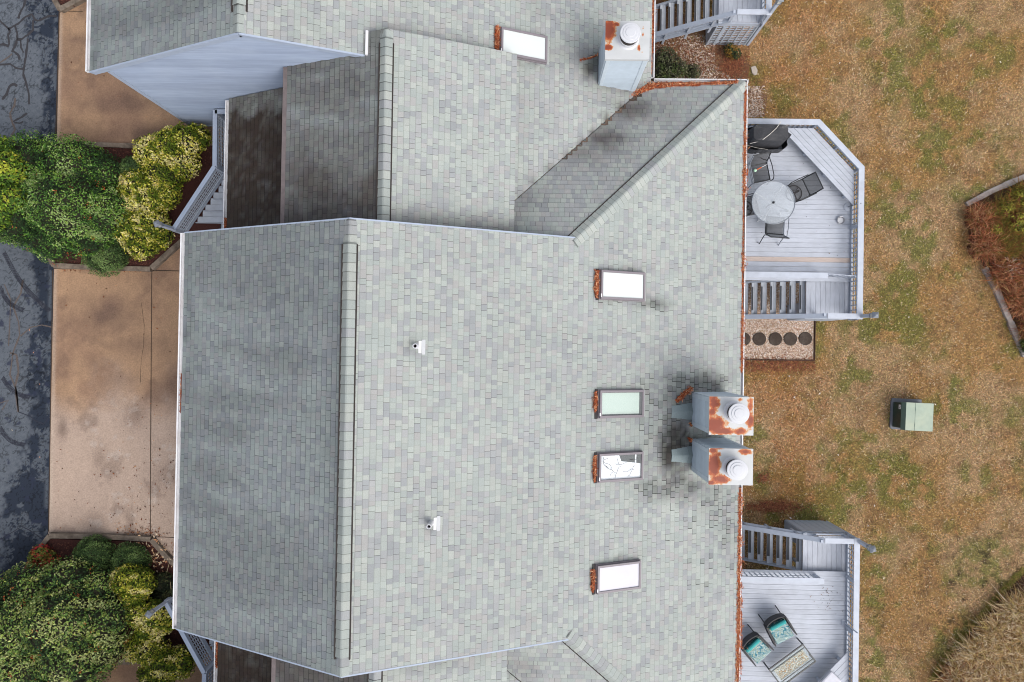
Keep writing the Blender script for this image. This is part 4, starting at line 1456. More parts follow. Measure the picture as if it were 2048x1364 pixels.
# ------------------------------------------------------------------ chimneys, skylights, vents
def chimney(root, corners, ztop, zbase, flue_px, rust):
    P = [at(x, y, ztop) for x, y in corners]
    x0, x1 = (P[0].x + P[3].x) / 2, (P[1].x + P[2].x) / 2
    y1, y0 = (P[0].y + P[1].y) / 2, (P[2].y + P[3].y) / 2
    e = .025
    mb = MB()
    mb.box(((x0 + x1) / 2, (y0 + y1) / 2, (zbase + ztop) / 2), (x1 - x0 - 2 * e - .03, y1 - y0 - 2 * e - .03, ztop - zbase))
    bx0, bx1, by0, by1 = x0 + e + .012, x1 - e - .012, y0 + e + .012, y1 - e - .012
    for (o, u, ln, out) in (((bx0, by0, 0), (0, 1, 0), by1 - by0, (-1, 0, 0)), ((bx1, by0, 0), (0, 1, 0), by1 - by0, (1, 0, 0)), ((bx0, by0, 0), (1, 0, 0), bx1 - bx0, (0, -1, 0)), ((bx0, by1, 0), (1, 0, 0), bx1 - bx0, (0, 1, 0))):
        laps(mb, o, u, lambda z: (.09, ln - .09), zbase, ztop - .01, out, expo=.165, mi=1, col=alb(206, 220, 233))
        for t in (.05, ln - .05):
            p = Vector(o) + Vector(u) * t + Vector(out) * .012
            s = (.1 if u[0] else .034, .1 if u[1] else .034, ztop - zbase - .01)
            mb.box((p.x, p.y, (zbase + ztop) / 2), s)
    ch = mb.build('chimney', [M['chase'], M['chase_lap']], root)
    n = 26
    V, C_ = [], []
    bl = [(at(a, b, ztop), rx * .0122, ry * .0122, k) for (a, b, rx, ry, k) in rust]
    for i in range(n + 1):
        for j in range(n + 1):
            X, Y = x0 + (x1 - x0) * j / n, y0 + (y1 - y0) * i / n
            mk = 0.0
            for p, rx, ry, k in bl:
                mk = max(mk, k * math.exp(-(((X - p.x) / rx) ** 2 + ((Y - p.y) / ry) ** 2) * .9))
            V.append((X, Y, ztop + .03 + .012 * (1 - max(abs(2 * j / n - 1), abs(2 * i / n - 1)))))
            C_.append((mk, mk, mk))
    mb = MB()
    mb.add(V, [(i * (n + 1) + j, i * (n + 1) + j + 1, (i + 1) * (n + 1) + j + 1, (i + 1) * (n + 1) + j) for i in range(n) for j in range(n)], 0, C_)
    for a, b in (((x0, y0), (x1, y0)), ((x1, y0), (x1, y1)), ((x1, y1), (x0, y1)), ((x0, y1), (x0, y0))):
        mb.add([(a[0], a[1], ztop - .06), (b[0], b[1], ztop - .06), (b[0], b[1], ztop + .03), (a[0], a[1], ztop + .03)], [(0, 1, 2, 3)], 0, (0, 0, 0))
    mb.build('chimney_cap', M['rust_cap'], ch)
    c = at(*flue_px, ztop)
    c.z = ztop + .035
    mb = MB()
    mb.lathe(c, [(.27, 0), (.225, .03), (.215, .08), (.235, .09), (.235, .13)], 32, 0)
    mb.lathe(c, [(.212, .13), (.212, .33)], 32, 1)
    mb.lathe(c, [(.20, .33), (.246, .332), (.250, .365), (.240, .375), (.185, .380), (.178, .392), (.12, .396), (.112, .410), (0, .414)], 32, 0)
    mb.build('flue', [M['pvc'], M['vent_gap']], ch, smooth=False)
    m2 = MB()                                      # shingled cricket on the uphill side
    return ch, (x0, x1, y0, y1)


chimney(houseC, ((1418.7, 792), (1507, 795), (1506, 872), (1417, 868)), 4.84, 2.6, (1468, 824),
        ((1427, 805, 12, 16, .8), (1425, 822, 10, 12, .7), (1430, 850, 22, 18, .9), (1445, 862, 26, 8, .8), (1500, 810, 7, 18, .6), (1500, 840, 10, 20, .7), (1480, 862, 14, 8, .7), (1480, 799, 6, 5, .5)))
chimney(houseC, ((1417.8, 895.7), (1505.5, 898), (1505, 972), (1416, 967)), 4.83, 2.6, (1465, 934),
        ((1427, 930, 12, 26, .95), (1440, 958, 18, 10, .8), (1425, 901, 9, 6, .8), (1490, 903, 14, 7, .75), (1437, 908, 5, 5, .7), (1420, 965, 12, 5, .8), (1440, 897, 16, 2, .5)))
chimney(houseA, ((1210.4, 43), (1299, 43), (1299, 120), (1210.4, 119.7)), 4.80, 2.3, (1256, 80),
        ((1217, 60, 14, 24, .95), (1230, 50, 12, 6, .6), (1216, 96, 10, 6, .9), (1277, 98, 3, 8, .7), (1286, 70, 2, 5, .6), (1286, 57, 2, 4, .5), (1285, 105, 3, 2, .5), (1233, 50, 5, 5, .7)))


def slope_box(mb, o, u, v, n, u0, u1, v0, v1, h0, h1, mi=0):
    P = [o + u * a + v * b + n * h for h in (h0, h1) for (a, b) in ((u0, v0), (u1, v0), (u1, v1), (u0, v1))]
    F_ = [(3, 2, 1, 0), (4, 5, 6, 7), (0, 1, 5, 4), (1, 2, 6, 5), (2, 3, 7, 6), (3, 0, 4, 7)]
    if u.cross(v).dot(n) < 0:
        F_ = [q[::-1] for q in F_]
    return mb.add(P, F_, mi)


def skylight(root, px, n, c, kind):
    nv = Vector(n).normalized()
    cc = c + .13 * Vector(n).length
    Q = [on_plane(x, y, n, cc) for x, y in px]
    o = sum(Q, Vector()) / 4 - nv * .13
    u = Vector((1, 0, -n[0])).normalized()           # down the slope
    v = Vector((0, 1, 0))
    L = ((Q[1] - Q[0]).dot(u) + (Q[2] - Q[3]).dot(u)) / 4
    W = abs(((Q[0] - Q[3]).dot(v) + (Q[1] - Q[2]).dot(v)) / 4)
    mb = MB()
    b = .055
    for (u0, u1, v0, v1) in ((-L, -L + b, -W, W), (L - b, L, -W, W), (-L + b, L - b, -W, -W + b), (-L + b, L - b, W - b, W)):
        slope_box(mb, o, u, v, nv, u0, u1, v0, v1, .0, .13)
    for (u0, u1, v0, v1) in ((-L - .02, -L - .001, -W - .02, W + .02), (L + .001, L + .02, -W - .02, W + .02), (-L, L, -W - .02, -W - .001), (-L, L, W + .001, W + .02)):
        slope_box(mb, o, u, v, nv, u0, u1, v0, v1, .0, .06)
    slope_box(mb, o, u, v, nv, -L - .09, -L - .021, -W - .03, W + .03, .0, .03, 1)
    slope_box(mb, o, u, v, nv, L + .021, L + .10, -W, W, .0, .014, 2)
    slope_box(mb, o, u, v, nv, -L - .012, -L + .018, -W + .05, -W + .13, .1305, .134, 3)
    fr = mb.build('skylight', [M['skylight_frame'], M['flash_dark'], M['shingle_flat'], M['clean_white']], root, bevel=.006)
    il, iw = L - b, W - b
    if kind in ('white', 'lilac'):
        mb = MB()
        slope_box(mb, o, u, v, nv, -il, il, -iw, iw, .07, .105)
        mb.build('pane', M['acrylic'] if kind == 'white' else M['acrylic_lilac'], fr)
        return fr, o, u, v, nv, L, W
    mb = MB()
    slope_box(mb, o, u, v, nv, -il, il, -iw, iw, .022, .03)
    mb.build('shaft', M['dark_void'], fr)
    mb = MB()
    if kind == 'green':
        slope_box(mb, o, u, v, nv, -il, il - .06, -iw + .03, iw - .012, .06, .07)
        mb.build('blind', M['blind_green'], fr)
    else:
        V = [(-il, -iw), (il, -iw), (il, .06), (.02, .14), (-.05, iw), (-il, iw)]
        pts = [o + u * a + v * b2 + nv * .07 for a, b2 in V]
        mb.add(pts, [tuple(range(len(pts)))] if u.cross(v).dot(nv) > 0 else [tuple(range(len(pts)))[::-1]])
        slope_box(mb, o, u, v, nv, il - .16, il - .12, .08, iw, .05, .06)
        mb.build('blind', M['blind_white'], fr)  # white sheet and bar added to stand for reflected sky
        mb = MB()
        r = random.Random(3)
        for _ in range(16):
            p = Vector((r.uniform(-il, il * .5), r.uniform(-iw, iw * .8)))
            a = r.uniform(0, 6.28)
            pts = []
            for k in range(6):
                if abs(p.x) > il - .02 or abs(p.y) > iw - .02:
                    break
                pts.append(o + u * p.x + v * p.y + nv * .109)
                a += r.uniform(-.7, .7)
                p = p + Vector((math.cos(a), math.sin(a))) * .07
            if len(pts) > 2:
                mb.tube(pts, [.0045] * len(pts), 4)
        mb.build('twig_debris', M['flash_dark'], fr)  # thin dark tubes added as the reflection of a bare tree
    mb = MB()
    slope_box(mb, o, u, v, nv, -il, il, -iw, iw, .098, .104)
    mb.build('pane', M['pane'], fr)
    return fr, o, u, v, nv, L, W


M['shingle_flat'] = mat('smooth flashing shingle', alb(178, 182, 180), .85, noise=.1, nscale=50)
SKY = [skylight(houseC, ((1203, 539), (1292, 546), (1290, 602), (1203, 597)), NC_r, CC_r, 'white'),
       skylight(houseC, ((1201, 780), (1289, 781), (1288, 834), (1200, 836)), NC_r, CC_r, 'green'),
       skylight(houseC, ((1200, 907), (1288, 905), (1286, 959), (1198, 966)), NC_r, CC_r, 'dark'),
       skylight(houseC, ((1195, 1134), (1283, 1121), (1282, 1176), (1196, 1190)), NC_r, CC_r, 'lilac'),
       skylight(houseA, ((1003, 52), (1097, 73), (1093, 126), (1003, 105)), NA_r, CA_r, 'white')]

for (px, py, h, fx, fy) in ((833, 692, .22, 840, 694), (862, 1046, .34, 870, 1047)):
    p = on_plane(px, py, NC_r, CC_r)
    mb = MB()
    mb.lathe(p, [(.075, -.05), (.066, .03), (.056, .05), (.056, h), (.038, h), (.038, h - .1)], 20)
    mb.lathe(p, [(.0, h - .09), (.037, h - .09)], 20, 1)
    vp = mb.build('vent_pipe', [M['pvc'], M['vent_gap']], houseC, smooth=False)
    q = on_plane(fx, fy, NC_r, CC_r)
    u, nv = Vector((1, 0, -S_R)).normalized(), Vector(NC_r).normalized()
    mb = MB()
    slope_box(mb, q, u, Vector((0, 1, 0)), nv, -.04, .03, -.14, .14, .012, .022)
    slope_box(mb, q, u, Vector((0, 1, 0)), nv, .041, .12, -.17, .17, .006, .014, 1)
    mb.build('flashing', [M['clean_white'], M['lead']], vp)

# cricket saddles behind the chimneys on the middle house, and flat shingle patches
for (cx, cy) in ((1363, 823), (1363, 910)):
    q = on_plane(cx, cy, NC_r, CC_r)
    u, nv = Vector((1, 0, -S_R)).normalized(), Vector(NC_r).normalized()
    mb = MB()
    for k in range(4):
        a = -.33 + k * .165
        V = [q + u * a + Vector((0, 1, 0)) * (-.16 - k * .02) + nv * .012, q + u * (a + .17) + Vector((0, 1, 0)) * (-.17 - k * .02) + nv * .014, q + u * (a + .17) + nv * (.05 + k * .025), q + u * a + nv * (.03 + k * .025),
             q + u * (a + .17) + Vector((0, 1, 0)) * (.17 + k * .02) + nv * .014, q + u * a + Vector((0, 1, 0)) * (.16 + k * .02) + nv * .012]
        mb.add(V, [(0, 1, 2, 3), (3, 2, 4, 5)], 0, alb(156, 170, 172) * random.uniform(.8, 1.05))
    mb.build('cricket', M['shingle'], houseC)

# ------------------------------------------------------------------ pine needle litter
NP, NN_ = [], []
NCOL = [alb(196, 100, 56), alb(168, 82, 46), alb(214, 140, 96), alb(140, 70, 44), alb(226, 170, 130)]
MOUND = MB()


def drift(pts, w, dens=1500, h=.035, wv=.35):
    """needle heap along a 3d line"""
    pts = [Vector(p) for p in pts]
    V = []
    k = 0
    P = []
    for a, b in zip(pts[:-1], pts[1:]):
        nseg = max(2, int((b - a).length / .12))
        for i in range(nseg):
            P.append(a.lerp(b, i / nseg))
    P.append(pts[-1])
    W = [w * (1 + random.uniform(-wv, wv)) * (0.55 if i in (0, len(P) - 1) else 1) for i in range(len(P))]
    for i, p in enumerate(P):
        d = P[min(i + 1, len(P) - 1)] - P[max(i - 1, 0)]
        s = Vector((-d.y, d.x, 0)).normalized()
        V += [p + s * W[i] / 2, p + s * W[i] * .25 + Vector((0, 0, h)), p - s * W[i] * .25 + Vector((0, 0, h)), p - s * W[i] / 2]
    for i in range(len(P) - 1):
        for j in range(3):
            f = (4 * i + j, 4 * i + 4 + j, 4 * i + 5 + j, 4 * i + 1 + j)
            V_ = [V[q] for q in f]
            if (V_[1] - V_[0]).cross(V_[2] - V_[0]).z < 0:
                f = f[::-1]
            MOUND.f.append(tuple(q + len(MOUND.v) for q in f))
            MOUND.m.append(0)
    MOUND.v += [tuple(p) for p in V]
    MOUND.c += [(.3, .2, .1)] * len(V)
    for i in range(len(P) - 1):
        seg = (P[i + 1] - P[i])
        s = Vector((-seg.y, seg.x, 0)).normalized()
        for _ in range(int(dens * seg.length * max(W[i], .05))):
            t, q = random.random(), random.gauss(0, .28)
            NP.append(tuple(P[i] + seg * t + s * (q * W[i]) + Vector((0, 0, h * max(0, 1 - abs(q) * 1.6) + .004))))


ge = C_EX + .02
for (ya, yb, w) in ((165, 250, .11), (250, 330, .13), (330, 400, .19), (400, 520, .04), (505, 545, .17), (545, 610, .05), (610, 720, .12), (720, 745, .10), (975, 1060, .19), (1060, 1160, .20), (1160, 1364, .21)):
    a, b = at(1484, ya, C_EZ), at(1478, yb, C_EZ)
    drift([(ge, a.y, C_EZ - .03), (ge, (a.y + b.y) / 2, C_EZ - .03), (ge, b.y, C_EZ - .03)], w)
ga = A_EX + .02
drift([(ga, 12.0, C_EZ - .03), (ga, 9.5, C_EZ - .03), (ga, 8.3, C_EZ - .03)], .14)
drift([(ga, 8.3, C_EZ - .04), (ga, 7.7, C_EZ - .04)], .03)
pv = lambda x, y: on_plane(x, y, N_h, C_h)
drift([pv(1257, 195), pv(1275, 185), pv(1292, 178), pv(1310, 172)], .22, h=.05)
drift([pv(1300, 170), pv(1330, 168), pv(1360, 168), pv(1400, 168), pv(1440, 167), pv(1475, 166)], .12, h=.03)
drift([pv(1310, 176), pv(1345, 171), pv(1400, 171)], .10)
drift([pv(1258, 196), pv(1240, 212), pv(1205, 245)], .05, dens=900, h=.01)
for (fr, o, u, v, nv, L, W), (t0, t1, w) in zip(SKY, ((-.95, 1, .12), (-.6, .9, .09), (-1, .9, .09), (-.9, .75, .12), (-.9, 1.1, .16))):
    if True:
        drift([o + u * (-L - .075) + v * (W * t0) + nv * .02, o + u * (-L - .08) + v * (W * (t0 + t1) / 2) + nv * .02, o + u * (-L - .07) + v * (W * t1) + nv * .02], w, dens=2200, h=.05, wv=.2)
pc = lambda x, y: on_plane(x, y, NC_r, CC_r)
drift([pc(1352, 803), pc(1366, 789), pc(1383, 775)], .17, dens=2200, h=.04)
drift([pc(1378, 845), pc(1384, 852)], .10)
drift([pc(1376, 875), pc(1384, 884)], .13)
pa = lambda x, y: on_plane(x, y, NA_r, CA_r)
drift([pa(1196, 110), pa(1180, 116), pa(1160, 121)], .07, dens=1200, h=.012)
drift([(-6.05, 6.72, L_LZ + L_S * (-6.05 - L_LX) + .02), (-6.5, 6.76, L_LZ + L_S * (-6.5 - L_LX) + .02)], .06)
gl = L_LX - .06
drift([(gl, 3.0, L_LZ - .07), (gl, 3.5, L_LZ - .07)], .07)
drift([(gl, my(3.0), L_LZ - .07), (gl, my(4.6), L_LZ - .07)], .05)
drift([(C_LX - .07, -1.8, zC_l(C_LX) - .09), (C_LX - .07, -.8, zC_l(C_LX) - .09)], .03, dens=500, h=.01)
nbed = MOUND.build('pine_needle_bed', M['needle_bed'])
tag(nbed, 'packed orange pine needle heaps in the gutters and roof valleys', 'pine needles', kind='stuff')
flakes('pine_needles', np.array(NP), NCOL, (.05, .13), 'loose orange pine needles strewn over gutters and roof edges', 'pine needles', .0, mat_=M['needle'], asp=.13)


# ------------------------------------------------------------------ timber helpers
WHT = alb(207, 212, 223)


def lattice(mb, a, b, za, zb, nrow=3, pitch=.145, bw=.034, bt=.014, mi=0, frame=True):
    """a,b: (x,y,z offset) ends; za,zb heights above those ends"""
    a, b = Vector(a), Vector(b)
    d = b - a
    ln = math.hypot(d.x, d.y)
    k = max(2, int(ln / pitch))
    for i in range(k + 1):
        p = a + d * (i / k)
        mb.beam((p.x, p.y, p.z + za), (p.x, p.y, p.z + zb), bt, bw, mi, up=(d.x, d.y, 0))
    side = Vector((-d.y, d.x, 0)).normalized() * bt
    for j in range(nrow + 1):
        z = za + (zb - za) * j / nrow
        mb.beam(a + side + Vector((0, 0, z)), b + side + Vector((0, 0, z)), bt, bw, mi)
    return mb


def boards_x(mb, x0f, x1f, y0, y1, z, pitch=.146, gap=.006, special=None, th=.035):
    y = y1
    while y - pitch > y0 - 1e-6:
        ya, yb = y - pitch + gap, y
        yc = (ya + yb) / 2
        mi, col = 0, WHT * random.uniform(.94, 1.04)
        if special and special[0] < yc < special[1]:
            mi = 1
        mb.box(((x0f(yc) + x1f(yc)) / 2, yc, z - th / 2 + random.uniform(-.001, .001)), (x1f(yc) - x0f(yc), yb - ya, th), mi, col)
        y -= pitch


def post_lamp(name, x, y, z0, ztop, label, group, rz=0.0):
    root = empty(name, (x, y, z0), label, 'lamp', group)
    mb = MB()
    mb.box((x, y, (z0 + ztop - .30) / 2), (.095, .095, ztop - .30 - z0), 0, rz=rz)
    mb.build('post', M['rail_grey'], root, bevel=.006)
    mb = MB()
    zb = ztop - .30
    mb.box((x, y, zb + .015), (.14, .14, .03), 0, rz=rz)
    R = Matrix.Rotation(rz, 3, 'Z')
    for sx in (-1, 1):
        for sy in (-1, 1):
            p = R @ Vector((sx * .058, sy * .058, 0))
            mb.box((x + p.x, y + p.y, zb + .12), (.016, .016, .19), 0, rz=rz)
    V = []
    for (h, s) in ((.215, .088), (.232, .088), (.30, .03), (.31, .0)):
        for (a, b) in ((-1, -1), (1, -1), (1, 1), (-1, 1)):
            p = R @ Vector((a * s, b * s, zb + h))
            V.append((x + p.x, y + p.y, p.z))
    mb.add(V, [(3, 2, 1, 0)] + [(4 * i + k, 4 * i + (k + 1) % 4, 4 * i + 4 + (k + 1) % 4, 4 * i + 4 + k) for i in range(3) for k in range(4)], 0)
    ln_ = mb.build('lantern', M['grey_metal'], root)
    mb = MB()
    mb.box((x, y, zb + .122), (.108, .108, .18), 0, rz=rz)
    mb.build('lantern_glass', M['glass_lamp'], ln_)
    return root


# ------------------------------------------------------------------ front porches
def porch(m, label):
    f = my if m else (lambda y: y)
    R0, R1, R2 = at(429, 262, 1.75), at(429, 332, 1.75), at(346, 458, .95)
    zl, xr = .90, -7.02
    root = empty('porch', ((R1.x + xr) / 2, f(R1.y), 0), label, 'porch', 'front porches')
    Y = lambda v: f(v)
    y_top = A_Y - .02
    mb = MB()
    n = int((y_top - R1.y) / .146)
    for k in range(n):
        yc = R1.y + (k + .5) * (y_top - R1.y) / n
        mb.box(((R1.x + xr) / 2, Y(yc), zl - .02), (xr - R1.x, .14, .04), 0, alb(200, 207, 220) * random.uniform(.95, 1.04))
    mb.build('landing', M['deck'], root)
    ns = 5
    run = (R1.y - R2.y) / ns
    for k in range(ns):
        ya, yb = R1.y - k * run, R1.y - (k + 1) * run
        z = zl - .17 * (k + 1)
        mb = MB()
        for j in range(2):
            y0, y1 = ya - run * j / 2, ya - run * (j + 1) / 2 + .006
            t = (R1.y - (y0 + y1) / 2) / (R1.y - R2.y)
            x0 = R1.x + (R2.x - R1.x) * t
            mb.box(((x0 + xr) / 2, Y((y0 + y1) / 2), z - .018), (xr - x0, y0 - y1, .036), 0)
        t = (R1.y - ya) / (R1.y - R2.y)
        x0 = R1.x + (R2.x - R1.x) * t
        mb.box(((x0 + xr) / 2, Y(ya - .01), z + .085), (xr - x0, .018, .13), 0)
        mb.build('stair_tread', M['tread'], root)
    mb = MB()
    mb.box(((R2.x + .1 + xr) / 2, Y((R2.y + 2.75) / 2), .045), (xr - R2.x - .1, R2.y - 2.75, .05), 0)
    mb.build('bottom_step', M['tread'], root)
    mb = MB()
    cap = .125
    for a, b in ((Vector((R0.x, y_top, R0.z)), R1), (R1, R2)):
        mb.beam((a.x, Y(a.y), a.z - .02), (b.x, Y(b.y), b.z - .02), cap, .04, 0)
    mb.beam((R0.x, Y(y_top - .05), R0.z - .02), (xr, Y(y_top - .05), R0.z - .02), cap, .04, 0)
    mb.build('rail_cap', M['fascia'], root)
    mb = MB()
    ins = .03
    for a, b, pa, pb in ((Vector((R0.x, y_top, zl)), Vector((R1.x, R1.y, zl)), .18, .62), (Vector((R1.x, R1.y, zl)), Vector((R2.x, R2.y, .10)), .18, .62)):
        A_, B_ = Vector((a.x, Y(a.y), a.z)), Vector((b.x, Y(b.y), b.z))
        lattice(mb, A_, B_, pa, pb, nrow=4, pitch=.105, bw=.03)
        for h, w in ((.10, .17), (.74, .18)):
            mb.beam(A_ + Vector((0, 0, h)), B_ + Vector((0, 0, h)), .03, w, 1)
    mb.build('rail_lattice', [M['lattice'], M['rail_grey']], root)
    for p, zt in ((R1, R1.z - .04), (Vector((R0.x, y_top - .08, 0)), R0.z - .04), (R2, R2.z - .04)):
        mb = MB()
        mb.box((p.x, Y(p.y), zt / 2), (.12, .12, zt), 0)
        mb.build('post', M['rail_grey'], root)
    return R2, root


R2p, _ = porch(False, 'upper front porch with diagonal lattice rail and grey steps')
porch(True, 'lower front porch with lattice rail half hidden under the eaves')
post_lamp('post_lamp', R2p.x, R2p.y, 0.0, 1.96, 'lantern on a grey post at the upper porch steps above the golden shrub', 'lanterns on posts', rz=.4)
lp = at(345, 1152, .95)
post_lamp('post_lamp', R2p.x, my(R2p.y), 0.0, 1.96, 'lantern on a grey post at the lower porch above the golden shrub', 'lanterns on posts', rz=-.6)

# ------------------------------------------------------------------ back decks
ZR = 1.06
P1, P2, P3 = at(1640, 238, ZR), at(1728, 333, ZR), at(1727, 637, ZR)
PX = (P2.x + P3.x) / 2
X_IN = 5.62
Y_TOP = P1.y
Y_MID = at(1600, 549, ZR).y                       # rail between deck and stairs
Y_LOW = at(1690, 632, ZR).y                       # outer stair rail
X_LAND = 8.58


def deck(label, ox, oy, m, gate=False, skirt='board', new_board=False, bench=True):
    f = (lambda y: my(y) + oy) if m else (lambda y: y + oy)
    T = lambda x, y, z: Vector((x + ox, f(y), z))
    root = empty('deck', T(8.0, 4.0, ZY), label, 'deck', 'timber decks behind the houses')
    c1, c2, c3 = (P1.x, Y_TOP), (PX, P2.y), (PX, Y_LOW - .06)
    slope = (c2[0] - c1[0]) / (c1[1] - c2[1])

    def xmax(y):
        return min(PX - .10, c1[0] + (c1[1] - y) * slope - .14)
    mb = MB()
    yn = at(1600, 520, ZD).y
    y = Y_TOP - .09
    while y > Y_MID - .02:
        yc = y - .07
        mi = 1 if (new_board and abs(yc - yn) < .08) else 0
        mb.box(T((X_IN + xmax(yc)) / 2, yc, ZD - .018 + random.uniform(-.0012, .0012)), (xmax(yc) - X_IN, .140, .036), mi, WHT * random.uniform(.94, 1.04))
        y -= .1465
    mb.build('deck_floor', [M['deck'], M['new_wood']], root)
    mb = MB()
    for yy in (Y_TOP - .3, 5.5, 4.2, 3.2, Y_MID + .05):
        mb.beam(T(X_IN, yy, ZD - .13), T(min(xmax(yy), PX - .15), yy, ZD - .13), .04, .18)
    mb.build('joist', M['rail_grey'], root)
    # landing
    zl = .33
    mb = MB()
    x = X_LAND
    while x < PX - .16:
        mb.box(T(x + .07, (Y_MID + Y_LOW) / 2, zl - .018), (.140, Y_MID - Y_LOW - .08, .036), 0, WHT * random.uniform(.90, 1.0))
        x += .1465
    mb.box(T((X_LAND + PX - .1) / 2, Y_MID - .02, (zl + ZD) / 2 - .02), (PX - .1 - X_LAND, .03, ZD - zl), 0, WHT * .9)
    mb.build('landing', M['deck_y'], root)
    # stairs
    yc, wy = (Y_MID + Y_LOW) / 2 - .0, Y_MID - Y_LOW - .20
    for k in range(8):
        xk, zk = X_LAND - .24 * k, zl - .17 * (k + 1)
        mb = MB()
        mb.box(T(xk - .098, yc, zk), (.088, wy, .036), 0)
        mb.box(T(xk - .005, yc, zk), (.088, wy, .036), 0)
        tr = mb.build('stair_tread', M['tread'], root)
        mb = MB()
        mb.box(T(xk - (.118 if not m else .100), yc - (.0 if not m else .10), zk + .021), (.045 if not m else .08, wy * (.74 if not m else .76), .005), 0)
        mb.build('grip_strip', M['grip'], tr)
    for yy in (Y_MID - .07, Y_LOW + .07):
        mb = MB()
        mb.beam(T(X_LAND + .02, yy, zl - .16), T(X_LAND - 2.0, yy, zl - .16 - 2.0 * .708), .045, .24)
        mb.build('stringer', M['rail_grey'], root)
    for yy, wide in ((Y_LOW, .145), (Y_MID - .015, .0)):
        if wide:
            mb = MB()
            mb.beam(T(8.93, yy, ZR - .05), T(X_LAND - 1.95, yy, ZR - .05 - 2.30 * .708), wide, .04)
            mb.build('handrail', M['rail_grey'], root)
            mb = MB()
            mb.beam(T(8.93, yy, zl + .14), T(X_LAND - 1.95, yy, zl + .14 - 2.30 * .708), .09, .045)
            for t in (.22, .5, .78):
                xx = 8.93 - t * 2.30
                z0 = zl - t * 2.30 * .708
                mb.box(T(xx, yy, z0 + .20), (.07, .05, .95 if False else ZR - zl + .2), 0)
            mb.build('baluster', M['rail_grey'], root)
    # stair-side lattice under the deck rail
    mb = MB()
    lattice(mb, T(8.9, Y_MID - .03, zl), T(6.0, Y_MID - .03, zl - 2.9 * .567 * .0 - .1), .12, ZR - zl - .08, nrow=3, pitch=.145)
    mb.build('rail_lattice', M['lattice'], root)
    # rail caps
    w = .17
    seg = [(Vector((X_IN, Y_TOP - w / 2, 0)), Vector((c1[0] - .035, Y_TOP - w / 2, 0))), (Vector((c1[0] - .035, Y_TOP - w / 2, 0)), Vector((PX - w / 2, c2[1] - .03, 0))), (Vector((PX - w / 2, c2[1] - .03, 0)), Vector((PX - w / 2, Y_LOW - .02, 0)))]
    # mitred polygon caps
    def off(pts, d):
        out = []
        for i, p in enumerate(pts):
            ns = []
            if i > 0:
                e = (pts[i] - pts[i - 1]).normalized()
                ns.append(Vector((e.y, -e.x, 0)))
            if i < len(pts) - 1:
                e = (pts[i + 1] - pts[i]).normalized()
                ns.append(Vector((e.y, -e.x, 0)))
            b = sum(ns, Vector()).normalized()
            out.append(p + b * (d / max(.3, b.dot(ns[0]))))
        return out
    outer = [Vector((X_IN, Y_TOP, 0)), Vector((c1[0], Y_TOP, 0)), Vector((PX, c2[1], 0)), Vector((PX, Y_LOW - .09, 0))]
    inner = off(outer, w)
    for i in range(3):
        mb = MB()
        q = [outer[i], outer[i + 1], inner[i + 1], inner[i]]
        mb.prism([tuple(T(p.x, p.y, 0))[:2] for p in q], ZR - .04 + .0006 * i, ZR + .0006 * i)
        mb.build('rail_cap', M['rail'], root, bevel=.004)
    mb = MB()
    mb.box(T((X_IN + 8.93) / 2, Y_MID - .02, ZR - .02), (8.93 - X_IN, w, .04), 0)
    mb.build('rail_cap', M['rail'], root, bevel=.004)
    mb = MB()
    mb.box(T((8.94 + PX - .175) / 2, Y_LOW, ZR - .019), (PX - .175 - 8.94, .16, .04), 0)
    mb.build('rail_cap', M['rail'], root, bevel=.004)
    mid = off(outer, .11)
    for i in range(3):
        a, b = mid[i], mid[i + 1]
        mb = MB()
        lattice(mb, T(a.x, a.y, ZD), T(b.x, b.y, ZD), .07, ZR - ZD - .06, nrow=3, pitch=.145)
        A_, B_ = T(a.x, a.y, ZD), T(b.x, b.y, ZD)
        mb.beam(A_ + Vector((0, 0, .045)), B_ + Vector((0, 0, .045)), .04, .07, 1)
        mb.beam(A_ + Vector((0, 0, ZR - ZD - .085)), B_ + Vector((0, 0, ZR - ZD - .085)), .04, .07, 1)
        mb.build('rail_lattice', [M['lattice'], M['rail_grey']], root)
    for (x, y) in ((mid[0].x + .6, mid[0].y), (mid[1].x, mid[1].y), ((mid[1].x + mid[2].x) / 2, (mid[1].y + mid[2].y) / 2), (mid[2].x, mid[2].y), (mid[2].x, 3.8), (mid[2].x, Y_MID), (mid[2].x, Y_LOW + .03), (X_LAND + .3, Y_LOW + .03), (X_LAND + .3, Y_MID)):
        mb = MB()
        p = T(x, y, 0)
        mb.box((p.x, p.y, (ZY + ZR - .042) / 2), (.088, .088, ZR - .042 - ZY), 0)
        mb.build('post', M['rail_grey'], root)
    # rim boards
    mb = MB()
    low = off(outer, .05)
    for i in range(3):
        mb.beam(T(low[i].x, low[i].y, ZD - .14), T(low[i + 1].x, low[i + 1].y, ZD - .14), .035, .22)
    mb.beam(T(X_LAND, Y_LOW - .0, zl - .08), T(PX - .1, Y_LOW - .0, zl - .08), .04, .16)
    mb.build('rim_board', M['rail_grey'], root)
    # skirt under the landing, on the stair side
    xa, xb = X_LAND + .02, PX - .12
    mb = MB()
    if skirt == 'lattice':
        lattice(mb, T(xa, Y_LOW - .03, ZY), T(xb, Y_LOW - .03, ZY), .02, 1.36, nrow=11, pitch=.20, bw=.045)
        mb.box(T(xa - .02, Y_LOW + .2, (ZY + .15) / 2), (.03, .5, .15 - ZY), 0)
    else:
        kx = int((xb - xa) / .10)
        for i in range(kx):
            mb.box(T(xa + (i + .5) * (xb - xa) / kx, Y_LOW - .05 + .006 * (i % 2), (ZY + .20) / 2), ((xb - xa) / kx - .006, .03, .20 - ZY), 0)
        mb.box(T(xa - .02, Y_LOW + .2, (ZY + .15) / 2), (.03, .5, .15 - ZY), 0)
